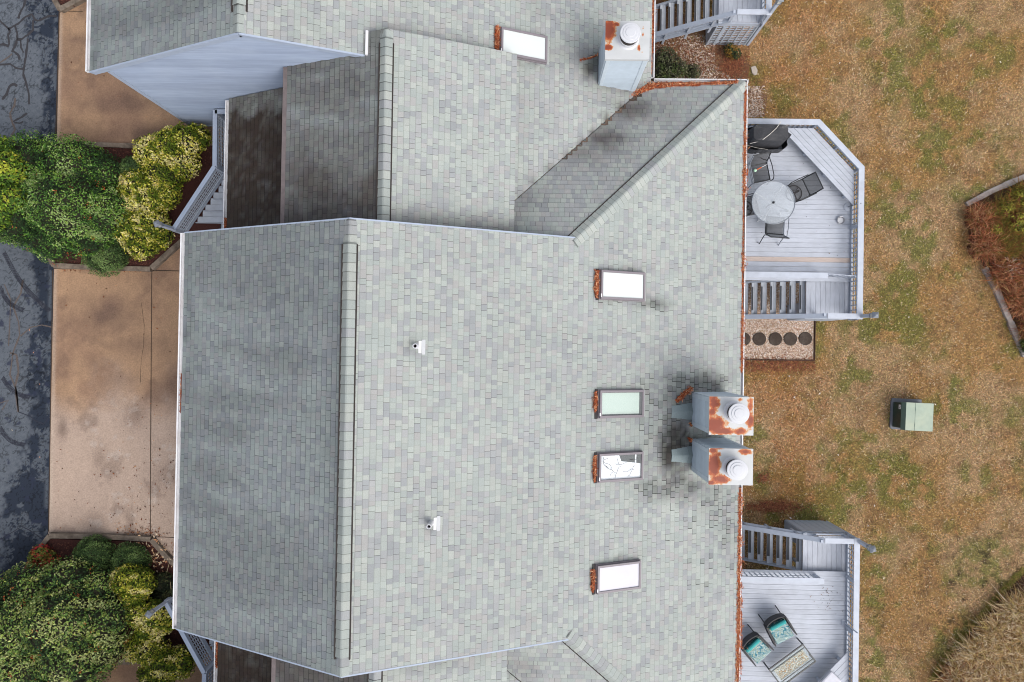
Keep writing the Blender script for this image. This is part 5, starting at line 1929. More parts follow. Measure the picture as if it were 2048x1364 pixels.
    mb.build('skirt', M['lattice'], root)
    if gate:
        mb = MB()
        lattice(mb, T(8.98, Y_MID + .02, ZD), T(PX - .2, Y_MID - .03, ZD), .06, ZR - ZD - .04, nrow=3, pitch=.145)
        mb.build('gate', M['rail'], root)
    if bench:
        d = Vector((c2[0] - c1[0], c2[1] - c1[1], 0)).normalized()
        n = Vector((d.y, -d.x, 0))
        C1 = Vector((c1[0], c1[1], 0))
        zs = ZD + .40
        for k in range(5):
            o_ = .30 + .142 * k
            b0 = C1 + n * o_
            q = []
            for e_ in (-.067, .067):
                be = b0 + n * e_
                t0 = (be.y - (Y_TOP - .22)) / -d.y
                t1 = (PX - .22 - be.x) / d.x
                q.append((be + d * t0, be + d * t1))
            mb = MB()
            zk = zs - .0004 * k
            mb.prism([tuple(T(p.x, p.y, 0))[:2] for p in (q[0][0], q[0][1], q[1][1], q[1][0])], zk - .04, zk, 0, WHT * random.uniform(.93, 1.03))
            mb.build('bench_slat', M['deck'], root)
        for t in (.0, .33, .66, 1.0):
            p = C1 + n * .80 + d * (-.35 + t * 2.6)
            p2 = C1 + n * .35 + d * (-.20 + t * 2.2)
            mb = MB()
            if p.x < PX - .35 and p.y < Y_TOP - .3:
                mb.box(T(p.x, p.y, (ZD + zs - .05) / 2 + .01), (.09, .09, zs - .07 - ZD), 0, rz=.7)
                mb.beam(T(p.x, p.y, zs - .09), T(p2.x, p2.y, zs - .09), .04, .09)
                mb.build('bench_leg', M['rail_grey'], root)
    return T


TM = deck('middle deck with corner bench, glass table and a covered grill', 0, 0, False, gate=True, new_board=True)
TB = deck('lower deck with teal cushioned chairs and stairs at its upper end', 0, 0, True)
q0, q1 = at(1546, 24, ZR), at(1728, 633, ZR)
TT = deck('upper deck at the top edge with stairs and a lattice skirt', q0.x - q1.x, q0.y - q1.y, False, skirt='lattice', bench=False)
lpx = PX - .02
post_lamp('post_lamp', lpx, Y_LOW + .0, ZY, 1.92, 'lantern on a post at the stair corner of the middle deck', 'lanterns on posts')
p = TB(lpx, Y_LOW, 0)
post_lamp('post_lamp', p.x, p.y, ZY, 1.92, 'lantern on a post at the stair corner of the lower deck', 'lanterns on posts', rz=.3)
p = TT(lpx, Y_LOW, 0)
post_lamp('post_lamp', p.x, p.y, ZY, 1.92, 'lantern on a post at the stair corner of the topmost deck', 'lanterns on posts')


# ------------------------------------------------------------------ deck furniture
def sling_chair(loc, rz, label, swivel=False):
    root = empty('patio_chair', loc, label, 'chair', 'mesh chairs round the glass table', rz)
    w = .27

    def L(name, m_, mat_, **k):
        m_.local = True
        return m_.build(name, mat_, root, **k)
    mb = MB()
    n = 6
    prof = [(-.26 + .52 * i / n, .43 - .03 * math.sin(math.pi * i / n)) for i in range(n + 1)]
    mb.add([(sx * (w - .02), y, z) for (y, z) in prof for sx in (-1, 1)], [(2 * i, 2 * i + 1, 2 * i + 3, 2 * i + 2) for i in range(n)])
    L('seat', mb, M['sling'])
    mb = MB()
    prof = [(.26 + .16 * i / n + .02 * math.sin(math.pi * i / n), .43 + .50 * i / n) for i in range(n + 1)]
    mb.add([(sx * (w - .02), y, z) for (y, z) in prof for sx in (-1, 1)], [(2 * i, 2 * i + 1, 2 * i + 3, 2 * i + 2) for i in range(n)])
    L('backrest', mb, M['sling'])
    for s in (-1, 1):
        mb = MB()
        mb.tube([(s * w, -.28, .40), (s * w, -.1, .41), (s * w, .2, .42), (s * w, .28, .48), (s * w, .36, .72), (s * (w - .01), .43, .95)], .019, 7)
        if swivel:
            mb.tube([(s * (w + .03), .34, .66), (s * (w + .035), .05, .66), (s * (w + .03), -.18, .64), (s * w, -.25, .52), (s * w, -.25, .42)], .015, 7)
        else:
            mb.tube([(s * (w + .02), .50, .012), (s * (w + .02), .40, .20), (s * (w + .03), .30, .45), (s * (w + .03), .34, .64), (s * (w + .045), .1, .665), (s * (w + .045), -.2, .65), (s * (w + .04), -.30, .56), (s * (w + .03), -.30, .3), (s * (w + .03), -.34, .012)], .014, 7)
        L('side_frame', mb, M['grey_metal'] if s < 0 and not swivel else M['black_metal'])
    for (y, z) in ((-.27, .40), (.24, .42), (.43, .94)):
        mb = MB()
        mb.tube([(-w, y, z), (w, y, z)], .018, 7)
        L('cross_bar', mb, M['black_metal'])
    if swivel:
        mb = MB()
        mb.tube([(.24 * math.cos(a), .24 * math.sin(a), .02) for a in np.linspace(0, 2 * math.pi, 25)], .014, 6, cap=False)
        mb.tube([(0, 0, .03), (0, 0, .38)], .035, 8)
        for a in (0, 2.1, 4.2):
            mb.tube([(0, 0, .05), (.24 * math.cos(a), .24 * math.sin(a), .025)], .013, 6)
        L('swivel_base', mb, M['black_metal'])
    return root


M['sling'] = glass('see through black mesh', alb(50, 47, 48), 0.8, 0.5, 0.26)
c = at(1519, 345, ZD + .42)
sling_chair((c.x, c.y, ZD), math.radians(13), 'mesh patio chair with a toy on its seat, nearest the covered grill')
ch1 = c
c = at(1598, 381, ZD + .42)
sling_chair((c.x, c.y, ZD), math.radians(-64), 'mesh swivel chair on the open deck side of the glass table', True)
c = at(1497, 412, ZD + .42)
sling_chair((c.x, c.y, ZD), math.radians(104), 'mesh swivel chair between the glass table and the roof edge, mostly hidden', True)
c = at(1550, 452, ZD + .42)
sling_chair((c.x, c.y, ZD), math.radians(176), 'mesh patio chair pushed under the near side of the glass table towards the stairs')

c = at(1547, 405, ZD + .72)
tb = empty('patio_table', (c.x, c.y, ZD), 'round frosted glass patio table on the middle deck', 'table')
mb = MB()
mb.lathe((c.x, c.y, ZD + .705), [(.0, 0), (.62, 0), (.62, .01), (0, .01)], 48)
mb.build('glass_top', M['table_glass'], tb)
mb = MB()
mb.tube([(c.x + .63 * math.cos(a), c.y + .63 * math.sin(a), ZD + .71) for a in np.linspace(0, 2 * math.pi, 49)], .016, 8, cap=False)
mb.build('rim', M['grey_metal'], tb)
for k in range(4):
    a = math.radians(62 + 90 * k)
    mb = MB()
    mb.tube([(c.x + .60 * math.cos(a), c.y + .60 * math.sin(a), ZD + .69), (c.x + .05 * math.cos(a), c.y + .05 * math.sin(a), ZD + .66)], .02, 8)
    mb.tube([(c.x + .52 * math.cos(a), c.y + .52 * math.sin(a), ZD + .68), (c.x + .38 * math.cos(a), c.y + .38 * math.sin(a), ZD + .38), (c.x + .5 * math.cos(a), c.y + .5 * math.sin(a), ZD + .012)], .019, 8)
    mb.build('leg', M['clean_white'], tb)
mb = MB()
mb.lathe((c.x, c.y, ZD + .716), [(.036, 0), (.036, .006), (.022, .012), (.0, .014)], 16)
mb.tube([(c.x, c.y, ZD + .05), (c.x, c.y, ZD + .80)], .017, 8)
mb.build('umbrella_sleeve', M['black_metal'], tb)

# toy on the first chair
tz = ZD + .455
toy = empty('toy_racket', (ch1.x, ch1.y, tz), 'toy with an orange stick and a pale green head lying on the mesh chair', 'toy')
a, b = at(1510, 341, tz), at(1534, 329, tz)
mb = MB()
mb.lathe((a.x, a.y, tz - .01), [(0, -.0), (.045, .01), (.05, .03), (.03, .055), (0, .06)], 16)
mb.build('head', M['mint'], toy, smooth=True)
mb = MB()
mb.tube([a.lerp(b, .15), a.lerp(b, .55)], [.018, .014], 8)
mb.build('handle', M['orange'], toy)
mb = MB()
mb.tube([a.lerp(b, .55), b], .008, 6)
mb.build('stick', M['clean_white'], toy)


# covered grill
def grill():
    c = at(1537, 270, ZD + .8)
    root = empty('covered_grill', (c.x, c.y, ZD), 'barbecue grill under a wrinkled black vinyl cover in the corner of the middle deck', 'grill')
    nx, nz = 64, 14
    V = []
    for j in range(nz + 1):
        t = j / nz
        z = ZD + .06 + .98 * min(t / .82, 1.0)
        for i in range(nx):
            a = 2 * math.pi * i / nx
            ca, sa = math.cos(a), math.sin(a)
            k = 1 / max(abs(ca) ** 5 + abs(sa) ** 5, 1e-6) ** .2
            x, y = .70 * ca * k, .33 * sa * k
            if t <= .82:
                s = 1 - .10 * (t / .82) ** 2
                wr = (1 - t) * .045 * math.sin(9 * a + 3 * t + math.sin(4 * a) * 2) + .02 * math.sin(17 * a - 8 * t)
                x, y = x * s * (1 + wr * .7), y * s * (1 + wr * 1.4)
                if x < -.25 and t > .5:
                    pass
            else:
                s = 1 - (t - .82) / .18
                x, y = x * .9 * s, y * .9 * s
                z = ZD + 1.04 + .03 * (1 - s) + .012 * math.sin(14 * x + 3) * s
            if abs(x) > .42 and t > .35:
                z -= (abs(x) - .42) * .55 * min(1, (t - .35) * 2)
            V.append((c.x + x, c.y + y, z))
    F_ = [(j * nx + i, j * nx + (i + 1) % nx, (j + 1) * nx + (i + 1) % nx, (j + 1) * nx + i) for j in range(nz) for i in range(nx)]
    mb = MB()
    mb.add(V, F_)
    mb.build('cover', M['cover'], root, smooth=False)
    mb = MB()
    P = [at(1562, 243, ZD + 1.06), at(1553, 256, ZD + 1.085), at(1540, 268, ZD + 1.085), at(1526, 279, ZD + 1.05), at(1517, 283, ZD + .9), at(1500, 287, ZD + .75)]
    mb.tube(P, .009, 6)
    P = [at(1492, 290, ZD + .5), at(1515, 296, ZD + .42), at(1536, 299, ZD + .42)]
    mb.tube(P, .005, 6)
    mb.build('strap', M['strap'], root)
    for sx in (-.5, .5):
        for sy in (-.2, .2):
            mb = MB()
            mb.lathe((c.x + sx, c.y + sy, ZD), [(.03, 0), (.03, .10)], 10)
            mb.build('leg', M['black_metal'], root)


grill()

p = at(1680, 441, ZD)
bw = MB()
bw.lathe((p.x, p.y, ZD), [(.075, 0), (.10, .01), (.115, .075), (.124, .078), (.118, .080), (.107, .075), (.085, .022), (.0, .018)], 32)
o = bw.build('pet_bowl', M['steel'], None, smooth=False)
tag(o, 'round steel bowl standing on the middle deck near the lattice rail', 'bowl')
bw = MB()
bw.lathe((p.x, p.y, ZD + .035), [(.088, 0), (.0, .002)], 24)
bw.build('water', M['clean_white'], o)  # white disc stands in for the bright reflection on the water surface

p = at(1696, 414, ZD)
st = empty('floor_stand', (p.x, p.y, ZD), 'thin grey post on a round base plate leaning on the rail of the middle deck', 'stand')
mb = MB()
mb.lathe((p.x, p.y, ZD), [(.13, 0), (.13, .012), (.12, .02), (0, .024)], 28)
mb.build('base_plate', M['rail'], st)
mb = MB()
mb.tube([(p.x, p.y, ZD + .02), (p.x + .02, p.y - .01, ZD + .60)], .022, 10)
mb.build('post', M['grey_metal'], st)
mb = MB()
mb.tube([(p.x + .02, p.y - .01, ZD + .53), (p.x + .13, p.y - .01, ZD + .58)], .018, 8)
mb.build('clamp', M['grey_metal'], st)
p = at(1688, 1244, ZD)
st = empty('floor_stand', (p.x, p.y, ZD), 'thin white post on a square base plate beside the rail of the lower deck', 'stand')
mb = MB()
mb.box((p.x, p.y, ZD + .012), (.17, .17, .024))
mb.build('base_plate', M['rail'], st)
mb = MB()
mb.tube([(p.x, p.y, ZD + .02), (p.x + .02, p.y + .0, ZD + .85)], .02, 8)
mb.build('post', M['rail'], st)


def wicker_chair(loc, rz, label):
    root = empty('wicker_chair', loc, label, 'chair', 'wicker chairs with teal cushions', rz)

    def L(name, m_, mat_, **k):
        m_.local = True
        return m_.build(name, mat_, root, **k)
    w, d = .29, .29
    mb = MB()
    mb.box((0, 0, .30), (2 * w, 2 * d, .08))
    L('seat', mb, M['wicker'])
    mb = MB()
    mb.box((0, -.04, .40), (2 * w + .0, 2 * d + .04, .12))
    L('seat_cushion', mb, M['scroll'], bevel=.035)
    mb = MB()
    mb.box((0, d - .075, .54), (2 * w - .06, .11, .22), R=Matrix.Rotation(-.25, 3, 'X'))
    L('back_cushion', mb, M['teal'], bevel=.04)
    mb = MB()
    n = 10
    V = []
    for i in range(n + 1):
        t = -1 + 2 * i / n
        x, y = t * (w + .02), d + .02 + .07 * (1 - t * t)
        V += [(x, y - .01, .28), (x, y + .02, .60), (x, y + .05, .60), (x, y + .03, .28)]
    mb.add(V, [(4 * i + a, 4 * i + (a + 1) % 4, 4 * i + 4 + (a + 1) % 4, 4 * i + 4 + a) for i in range(n) for a in range(4)] + [(0, 3, 2, 1), (4 * n, 4 * n + 1, 4 * n + 2, 4 * n + 3)])
    L('backrest', mb, M['wicker'])
    for s in (-1, 1):
        mb = MB()
        V = []
        for (y, zt, xi, xo) in ((d + .03, .60, w + .01, w + .05), (.1, .58, w + .015, w + .07), (-.15, .57, w + .025, w + .075), (-d - .02, .56, w + .05, w + .08)):
            V += [(s * xi, y, .30), (s * xo, y, .30), (s * xo, y, zt), (s * xi, y, zt)]
        F_ = [(4 * i + a, 4 * i + (a + 1) % 4, 4 * i + 4 + (a + 1) % 4, 4 * i + 4 + a) for i in range(3) for a in range(4)] + [(3, 2, 1, 0), (12, 13, 14, 15)]
        if s < 0:
            F_ = [q[::-1] for q in F_]
        mb.add(V, F_)
        L('armrest', mb, M['wicker'])
    for sx in (-1, 1):
        for sy in (-1, 1):
            mb = MB()
            y1 = sy * (d + (.20 if sy > 0 else .0))
            mb.tube([(sx * (w - .01), sy * d, .30), (sx * (w + (.0 if sy > 0 else .02)), y1, .0)], .016, 6)
            L('leg', mb, M['black_metal'])
    return root


for (px, py, a, lb) in ((1560, 1260, 30, 'wicker chair with teal printed cushion, the one farther from the roof edge'), (1513, 1298, 44, 'wicker chair with teal printed cushion, the one against the roof edge')):
    c = at(px, py, ZD + .44)
    wicker_chair((c.x, c.y, ZD), math.radians(a), lb)


def fire_table():
    zt = ZD + .47
    Q = [at(1604.6, 1288.6, zt), at(1633, 1323.7, zt), at(1562.7, 1370, zt), at(1539.5, 1342.4, zt)]
    c = sum(Q, Vector()) / 4
    root = empty('coffee_table', (c.x, c.y, ZD), 'low black framed glass table filled with pale stones on the lower deck', 'table')
    u = ((Q[0] - Q[3]) + (Q[1] - Q[2])).normalized()
    ln = ((Q[0] - Q[3]).length + (Q[1] - Q[2]).length) / 4
    v = Vector((-u.y, u.x, 0))
    wd = .31
    E_ = lambda a, b, z: Vector((c.x, c.y, z)) + u * a + v * b
    mb = MB()
    for s in (-1, 1):
        mb.beam(E_(-ln, s * wd, zt - .015), E_(ln, s * wd, zt - .015), .035, .03)
        mb.beam(E_(s * ln, -wd, zt - .016), E_(s * ln, wd, zt - .016), .035, .03)
        mb.beam(E_(-ln + .02, s * (wd - .10), zt - .018), E_(ln - .02, s * (wd - .10), zt - .018), .02, .024)
    mb.build('frame', M['black_metal'], root)
    mb = MB()
    mb.prism([tuple(E_(a, b, 0))[:2] for a, b in ((-ln, -wd), (ln, -wd), (ln, wd), (-ln, wd))], zt - .012, zt - .004)
    mb.build('glass_top', M['clear_glass'], root)
    mb = MB()
    a_, b_ = ln - .10, wd - .12
    mb.prism([tuple(E_(x, y, 0))[:2] for x, y in ((-a_, -b_), (a_, -b_), (a_, b_), (-a_, b_))], zt - .10, zt - .06)
    tr = mb.build('tray', mat('pale tray', alb(232, 222, 206), .8), root)
    n = 520
    pts = np.array([tuple(E_(rng.uniform(-a_ + .02, a_ - .02), rng.uniform(-b_ + .02, b_ - .02), zt - .055)) for _ in range(n)])
    pebbles('stones', pts, (.014, .030), [alb(250, 246, 236), alb(244, 228, 206), alb(226, 204, 174), alb(252, 250, 246), alb(230, 170, 90), alb(216, 198, 186)], tr)
    for (a, b) in ((-ln, -wd), (ln, -wd), (ln, wd), (-ln, wd)):
        mb = MB()
        mb.beam(E_(a, b, zt - .03), E_(a * 1.0, b * 1.0, ZD), .03, .03)
        mb.build('leg', M['black_metal'], root)


def pebbles(name, pts, size, cols, parent=None, flat=.6):
    n = len(pts)
    r = rng.uniform(size[0], size[1], n)
    a = rng.uniform(0, 6.28, n)
    e = rng.uniform(.6, 1.0, n)
    base = np.array([(1, 0, 0), (0, 1, 0), (-1, 0, 0), (0, -1, 0), (0, 0, 1), (0, 0, -1)], float)
    V = np.repeat(base[None], n, 0) * r[:, None, None]
    V[:, :, 1] *= e[:, None]
    V[:, :, 2] *= flat
    ca, sa = np.cos(a)[:, None], np.sin(a)[:, None]
    x = V[:, :, 0] * ca - V[:, :, 1] * sa
    y = V[:, :, 0] * sa + V[:, :, 1] * ca
    V = np.stack([x, y, V[:, :, 2]], 2) + pts[:, None, :]
    f = np.array([(0, 1, 4), (1, 2, 4), (2, 3, 4), (3, 0, 4), (1, 0, 5), (2, 1, 5), (3, 2, 5), (0, 3, 5)])
    Fc = (f[None] + 6 * np.arange(n)[:, None, None]).reshape(-1, 3)
    C = np.array(cols)[rng.integers(0, len(cols), n)] * rng.uniform(.8, 1.15, n)[:, None]
    return quick_mesh(name, V.reshape(-1, 3), Fc, np.clip(np.repeat(C, 6, 0), .01, .9), M['pebble'], parent)


fire_table()
c = at(1662, 1358, ZD + .5)
mb = MB()
mb.box((c.x, c.y - .1, ZD + .45), (.42, .50, .11), rz=math.radians(-42))
o = mb.build('seat_cushion', M['cushion_white'], None, bevel=.045)
tag(o, 'white seat cushion lying on the bench of the lower deck', 'cushion')
P_ = [tuple(at(rng.normal(1660, 14), rng.normal(1195, 14), ZD + .01)) for _ in range(40)] + [tuple(at(rng.uniform(1500, 1690), rng.uniform(310, 530), ZD + .005)) for _ in range(22)] + [tuple(at(rng.normal(1706, 6), rng.normal(1195, 10), ZD + .02)) for _ in range(8)]
flakes('dead_leaves', np.array(P_), [alb(96, 78, 66), alb(150, 120, 96), alb(80, 74, 70)], (.03, .07), 'few dry leaf scraps and twigs lying on the deck boards', 'leaves', .0, asp=.3)
mb = MB()
P = [at(1583, 1152, ZR + .02), at(1592, 1156, ZR - .02), at(1602, 1153, ZR + .02)]
o = None

# ------------------------------------------------------------------ yard: gravel beds, pavers, cabinet, grasses
gp = [at(x, y, ZY + .03) for x, y in ((1440, 548), (1630, 548), (1627, 720), (1440, 718))]
mb = MB()
mb.prism([(p.x, p.y) for p in gp], ZY + .002, ZY + .03)
o = mb.build('gravel_bed', M['pebble_bed'])
tag(o, kind='structure')
mb = MB()
ee = empty('bed_edging', tuple(gp[2]), 'thin dark edging strip round the pale gravel bed below the deck stairs', 'edging')
mb.beam(gp[1] + Vector((.02, 0, .01)), gp[2] + Vector((.02, 0, .01)), .022, .10)
mb.beam(gp[2] + Vector((.02, -.02, .01)), gp[3] + Vector((0, -.02, .01)), .022, .10)
mb.build('strip', mat('dark edging', alb(84, 60, 50), .9), ee)
PC = [alb(246, 226, 208), alb(238, 208, 184), alb(226, 196, 172), alb(252, 244, 236), alb(206, 176, 154), alb(176, 136, 110), alb(244, 222, 208)]
pts = []
for _ in range(15000):
    x, y = rng.uniform(1476, 1626), rng.uniform(552, 718)
    if y > 636 or rng.random() < .55:
        pts.append(tuple(at(x, y, ZY + .034)))
o = pebbles('gravel', np.array(pts), (.012, .030), PC)
tag(o, 'pale pinkish gravel round the dark pavers beneath the deck stairs', 'gravel', kind='stuff')
gp = [at(x, y, ZY + .02) for x, y in ((1290, -20), (1420, 60), (1480, 108), (1500, 130), (1492, 175), (1535, 190), (1530, 232), (1440, 236), (1290, 200))]
mb = MB()
mb.prism([(p.x, p.y) for p in gp], ZY + .002, ZY + .02)
o = mb.build('gravel_bed', mat('brown gravel base', alb(132, 98, 76), .95, noise=.4, nscale=40, bump=.5, bscale=50))
tag(o, kind='structure')
pts = []
for _ in range(5200):
    x, y = rng.uniform(1300, 1500), rng.uniform(70, 168)
    if y > 190 - (1500 - x) * .9 or x < 1430:
        if rng.random() < .35 + .65 * (x > 1360):
            pts.append(tuple(at(x, y, ZY + .024)))
for _ in range(700):
    pts.append(tuple(at(rng.normal(1510, 9), rng.uniform(172, 234), ZY + .024)))
o = pebbles('gravel', np.array(pts), (.014, .034), [c_ * k for c_ in PC for k in (.75, 1.0)])
tag(o, 'brown and white gravel in the corner between the two roofs', 'gravel', kind='stuff')
P_ = [tuple(at(rng.uniform(1300, 1500), rng.uniform(75, 168), ZY + .03)) for _ in range(1500)] + [tuple(at(rng.normal(1466, 16), rng.normal(132, 14), ZY + .03)) for _ in range(900)] + [tuple(at(rng.normal(1545, 30), rng.normal(1013, 6), ZY + .03)) for _ in range(1100)] + [tuple(at(rng.normal(1527, 6), rng.normal(955, 6), ZY + .03)) for _ in range(160)] + [tuple(at(rng.uniform(1488, 1630), rng.normal(730, 8), ZY + .02)) for _ in range(1100)]
flakes('dead_needles', np.array(P_), [alb(140, 80, 52), alb(110, 60, 42), alb(170, 110, 76)], (.05, .12), 'rusty dead needles and leaves lying along the house on the yard side', 'pine needles', .0, mat_=M['needle'], asp=.2)

for i, (x, lb) in enumerate(((1488, 'dark round paver in the gravel, the one half hidden by the gutter'), (1519, 'dark round paver in the gravel, the next one out from the gutter'), (1551, 'dark round paver in the gravel, the middle one of the row'),
                             (1581, 'dark round paver in the gravel, the next to last one towards the lawn'), (1611, 'greyest round paver in the gravel, nearest the lawn'))):
    p = at(x, 678 + (i == 4) * -1, ZY + .06)
    mb = MB()
    mb.lathe((p.x, p.y, ZY + .03), [(.222, 0), (.218, .026), (.20, .034), (0, .035)], 36)
    o = mb.build('round_paver', M['paver'])
    tag(o, lb, 'paver', 'round pavers in the gravel')
p = at(1507, 142, ZY)
mb = MB()
mb.prism([(p.x + a, p.y + b) for a, b in ((-.10, .12), (.05, .16), (.12, .02), (.11, -.12), (.02, -.16), (-.06, -.08))], ZY, ZY + .05)
o = mb.build('flat_stone', M['stone'], None, bevel=.012)
tag(o, 'pale flat stone lying on the lawn by the corner of the roof', 'stone')


def cabinet():
    zt = ZY + .74
    Q = [at(1813, 804.7, zt), at(1868, 807.4, zt), at(1864.5, 862.8, zt), at(1810.4, 860.6, zt)]
    c = sum(Q, Vector()) / 4
    L = ((Q[1] - Q[0]).length + (Q[2] - Q[3]).length) / 4
    W = ((Q[0] - Q[3]).length + (Q[1] - Q[2]).length) / 4
    rz = math.atan2(Q[1].y - Q[0].y, Q[1].x - Q[0].x)
    root = empty('utility_cabinet', (c.x, c.y, ZY), 'pale green metal utility cabinet standing alone on the lawn', 'cabinet')
    R = Matrix.Rotation(rz, 3, 'Z')
    G = lambda x, y, z: R @ Vector((x, y, 0)) + Vector((c.x, c.y, z))
    mb = MB()
    mb.prism([tuple(G(a, b, 0))[:2] for a, b in ((-L - .10, W + .08), (-L - .13, W - .05), (-L - .13, -W + .0), (-L - .06, -W - .05), (L, -W - .05), (L, W + .08))], ZY, ZY + .07)
    mb.build('plinth', M['plinth'], root, bevel=.012)
    mb = MB()
    pr = [(-L - .06, ZY + .07), (L - .04, ZY + .07), (L - .04, zt - .05), (-L - .0, zt - .10)]
    V = [G(x, y, z) for y in (-W + .04, W - .04) for x, z in pr]
    mb.add(V, [(0, 1, 2, 3), (7, 6, 5, 4), (0, 4, 5, 1), (1, 5, 6, 2), (2, 6, 7, 3), (3, 7, 4, 0)])
    bd = mb.build('body', mat('shaded green enamel', alb(62, 78, 68), .5, noise=.15, nscale=10, stain=alb(84, 60, 46), stain_scale=3, stain_amt=.5), root)
    mb = MB()
    pr = [(-L - .075, zt - .20), (-L, zt - .002), (-L - .0, zt - .03), (-L - .06, zt - .21)]
    mb.add([G(-L - .075, -W, zt - .15), G(-L - .075, W, zt - .15), G(-L, W, zt), G(-L, -W, zt)], [(3, 2, 1, 0)], 1)
    for s in (-1, 1):
        mb.add([G(-L - .075, s * W, zt - .15), G(L, s * W, zt - .15), G(L, s * W, zt), G(-L, s * W, zt)], [(0, 1, 2, 3) if s < 0 else (3, 2, 1, 0)], 0)
    mb.add([G(L, -W, zt - .15), G(L, W, zt - .15), G(L, W, zt), G(L, -W, zt)], [(0, 1, 2, 3)], 0)
    xs = -L + 2 * L * .33
    mb.add([G(-L, -W, zt), G(xs - .006, -W, zt + .012), G(xs - .006, W, zt + .012), G(-L, W, zt)], [(0, 1, 2, 3)], 0)
    mb.add([G(xs + .006, -W, zt + .012), G(L, -W, zt + .002), G(L, W, zt + .002), G(xs + .006, W, zt + .012)], [(0, 1, 2, 3)], 0)
    mb.beam(G(xs, -W, zt + .004), G(xs, W, zt + .004), .012, .006, 1)
    for t in (.55, -.6):
        mb.beam(G(xs, W * t - .05, zt + .010), G(xs, W * t + .05, zt + .010), .018, .014, 1)
    mb.build('lid', [M['green_box'], M['green_dark']], root)
    mb = MB()
    for s in ((.55, 0), (.55, 1)):
        pass
    a = G(-L - .052, W * .62, 0)
    mb.box((a.x, a.y, ZY + .46), (.006, .14, .13), 0, rz=rz)
    mb.box((a.x - .004, a.y + .02, ZY + .48), (.006, .03, .03), 1, rz=rz)
    mb.box((a.x - .004, a.y - .03, ZY + .44), (.006, .03, .03), 1, rz=rz)
    mb.build('label_plate', [M['clean_white'], M['flash_dark']], root)


cabinet()


def tuft(px, py, r, n, pal, label, group, ln=(.3, .7), lean=.6, cat='ornamental grass', name='ornamental_grass', wd=(.006, .014), core=True, dirs=None):
    c = at(px, py, ZY)
    root = empty(name, c, label, cat, group)
    a = rng.uniform(0, 2 * math.pi, n) if dirs is None else rng.normal(dirs[0], dirs[1], n)
    rad = r * np.sqrt(rng.random(n)) * .75
    a0 = rng.uniform(0, 2 * math.pi, n)
    b0 = np.stack([c.x + rad * np.cos(a0), c.y + rad * np.sin(a0), np.full(n, ZY + .01)], 1)
    b0[:, 2] += rng.uniform(0, .18, n)
    l = rng.uniform(*ln, n)
    le = rng.uniform(.25, 1.0, n) * lean
    d = np.stack([np.cos(a), np.sin(a), np.zeros(n)], 1)
    bend = rng.normal(0, .45, n)
    d2 = np.stack([np.cos(a + bend), np.sin(a + bend), np.zeros(n)], 1)
    d3 = np.stack([np.cos(a + 2.2 * bend), np.sin(a + 2.2 * bend), np.zeros(n)], 1)
    up = np.array([0, 0, 1])
    p1 = b0 + d * (l * le * .35)[:, None] + up * (l * .40 * (1.1 - le * .5))[:, None]
    p2 = p1 + d2 * (l * le * .38)[:, None] + up * (l * (.20 - .12 * le))[:, None]
    p3 = p2 + d3 * (l * le * .35)[:, None] - up * (l * .16 * le)[:, None]
    s = np.stack([-d[:, 1], d[:, 0], np.zeros(n)], 1) * rng.uniform(*wd, n)[:, None]
    V = np.empty((n, 8, 3))
    for q, (pp, k_) in enumerate(((b0, 1), (p1, .85), (p2, .6), (p3, .15))):
        V[:, 2 * q], V[:, 2 * q + 1] = pp - s * k_, pp + s * k_
    i = 8 * np.arange(n)[:, None]
    Fc = np.concatenate([np.array([[2 * q, 2 * q + 1, 2 * q + 3, 2 * q + 2]]) + i for q in range(3)])
    pal = np.array(pal)
    C = pal[rng.integers(0, len(pal), n)] * rng.uniform(.55, 1.3, n)[:, None]
    quick_mesh('blades', V.reshape(-1, 3), Fc, np.clip(np.repeat(C, 8, 0), .005, .9), M['blade'], root)
    if core:
        mb = MB()
        mb.lathe((c.x, c.y, ZY), [(r * .95, 0), (r * .7, .06), (r * .3, .12), (0, .14)], 14)
        mb.build('thatch', mat('dark thatch', alb(58, 42, 32), .95, noise=.4, nscale=30), root, smooth=True)


def yard_bed(pts, name):
    p = [at(x, y, ZY) for x, y in pts]
    mb = MB()
    mb.prism([(q.x, q.y) for q in p], ZY + .001, ZY + .04)
    o = mb.build(name, mat('dark leaf mould', alb(74, 50, 38), .95, noise=.5, nscale=30, bump=.6, bscale=40))
    tag(o, kind='structure')


yard_bed([(1932, 408), (2080, 338), (2200, 500), (2200, 760), (2052, 720), (1968, 535), (1938, 480)], 'planting_bed')
e = empty('timber_edging', at(1990, 500, ZY), 'silvery weathered timbers edging the bed at the right edge', 'edging')
for pl in ([(1932, 409), (1985, 381), (2070, 344)], [(1968, 536), (1992, 580), (2010, 622), (2030, 668), (2050, 712)]):
    P = [at(x, y, ZY + .05) for x, y in pl]
    for a, b in zip(P[:-1], P[1:]):
        mb = MB()
        for k in range(4):
            mb.beam(a.lerp(b, k / 4), a.lerp(b, (k + 1) / 4), .17 + random.uniform(-.03, .03), .12 + random.uniform(-.01, .01))
        mb.build('timber', M['timber_grey'], e)
RUSTY = [alb(160, 88, 58), alb(124, 64, 44), alb(190, 116, 78), alb(94, 54, 40), alb(206, 156, 116), alb(130, 108, 54)]
STRAW = [alb(224, 186, 132), alb(204, 160, 106), alb(240, 216, 172), alb(176, 132, 86), alb(236, 208, 164), alb(208, 186, 112)]
OLIVE = [alb(110, 104, 42), alb(140, 130, 52), alb(90, 80, 36), alb(150, 96, 50), alb(126, 84, 46)]
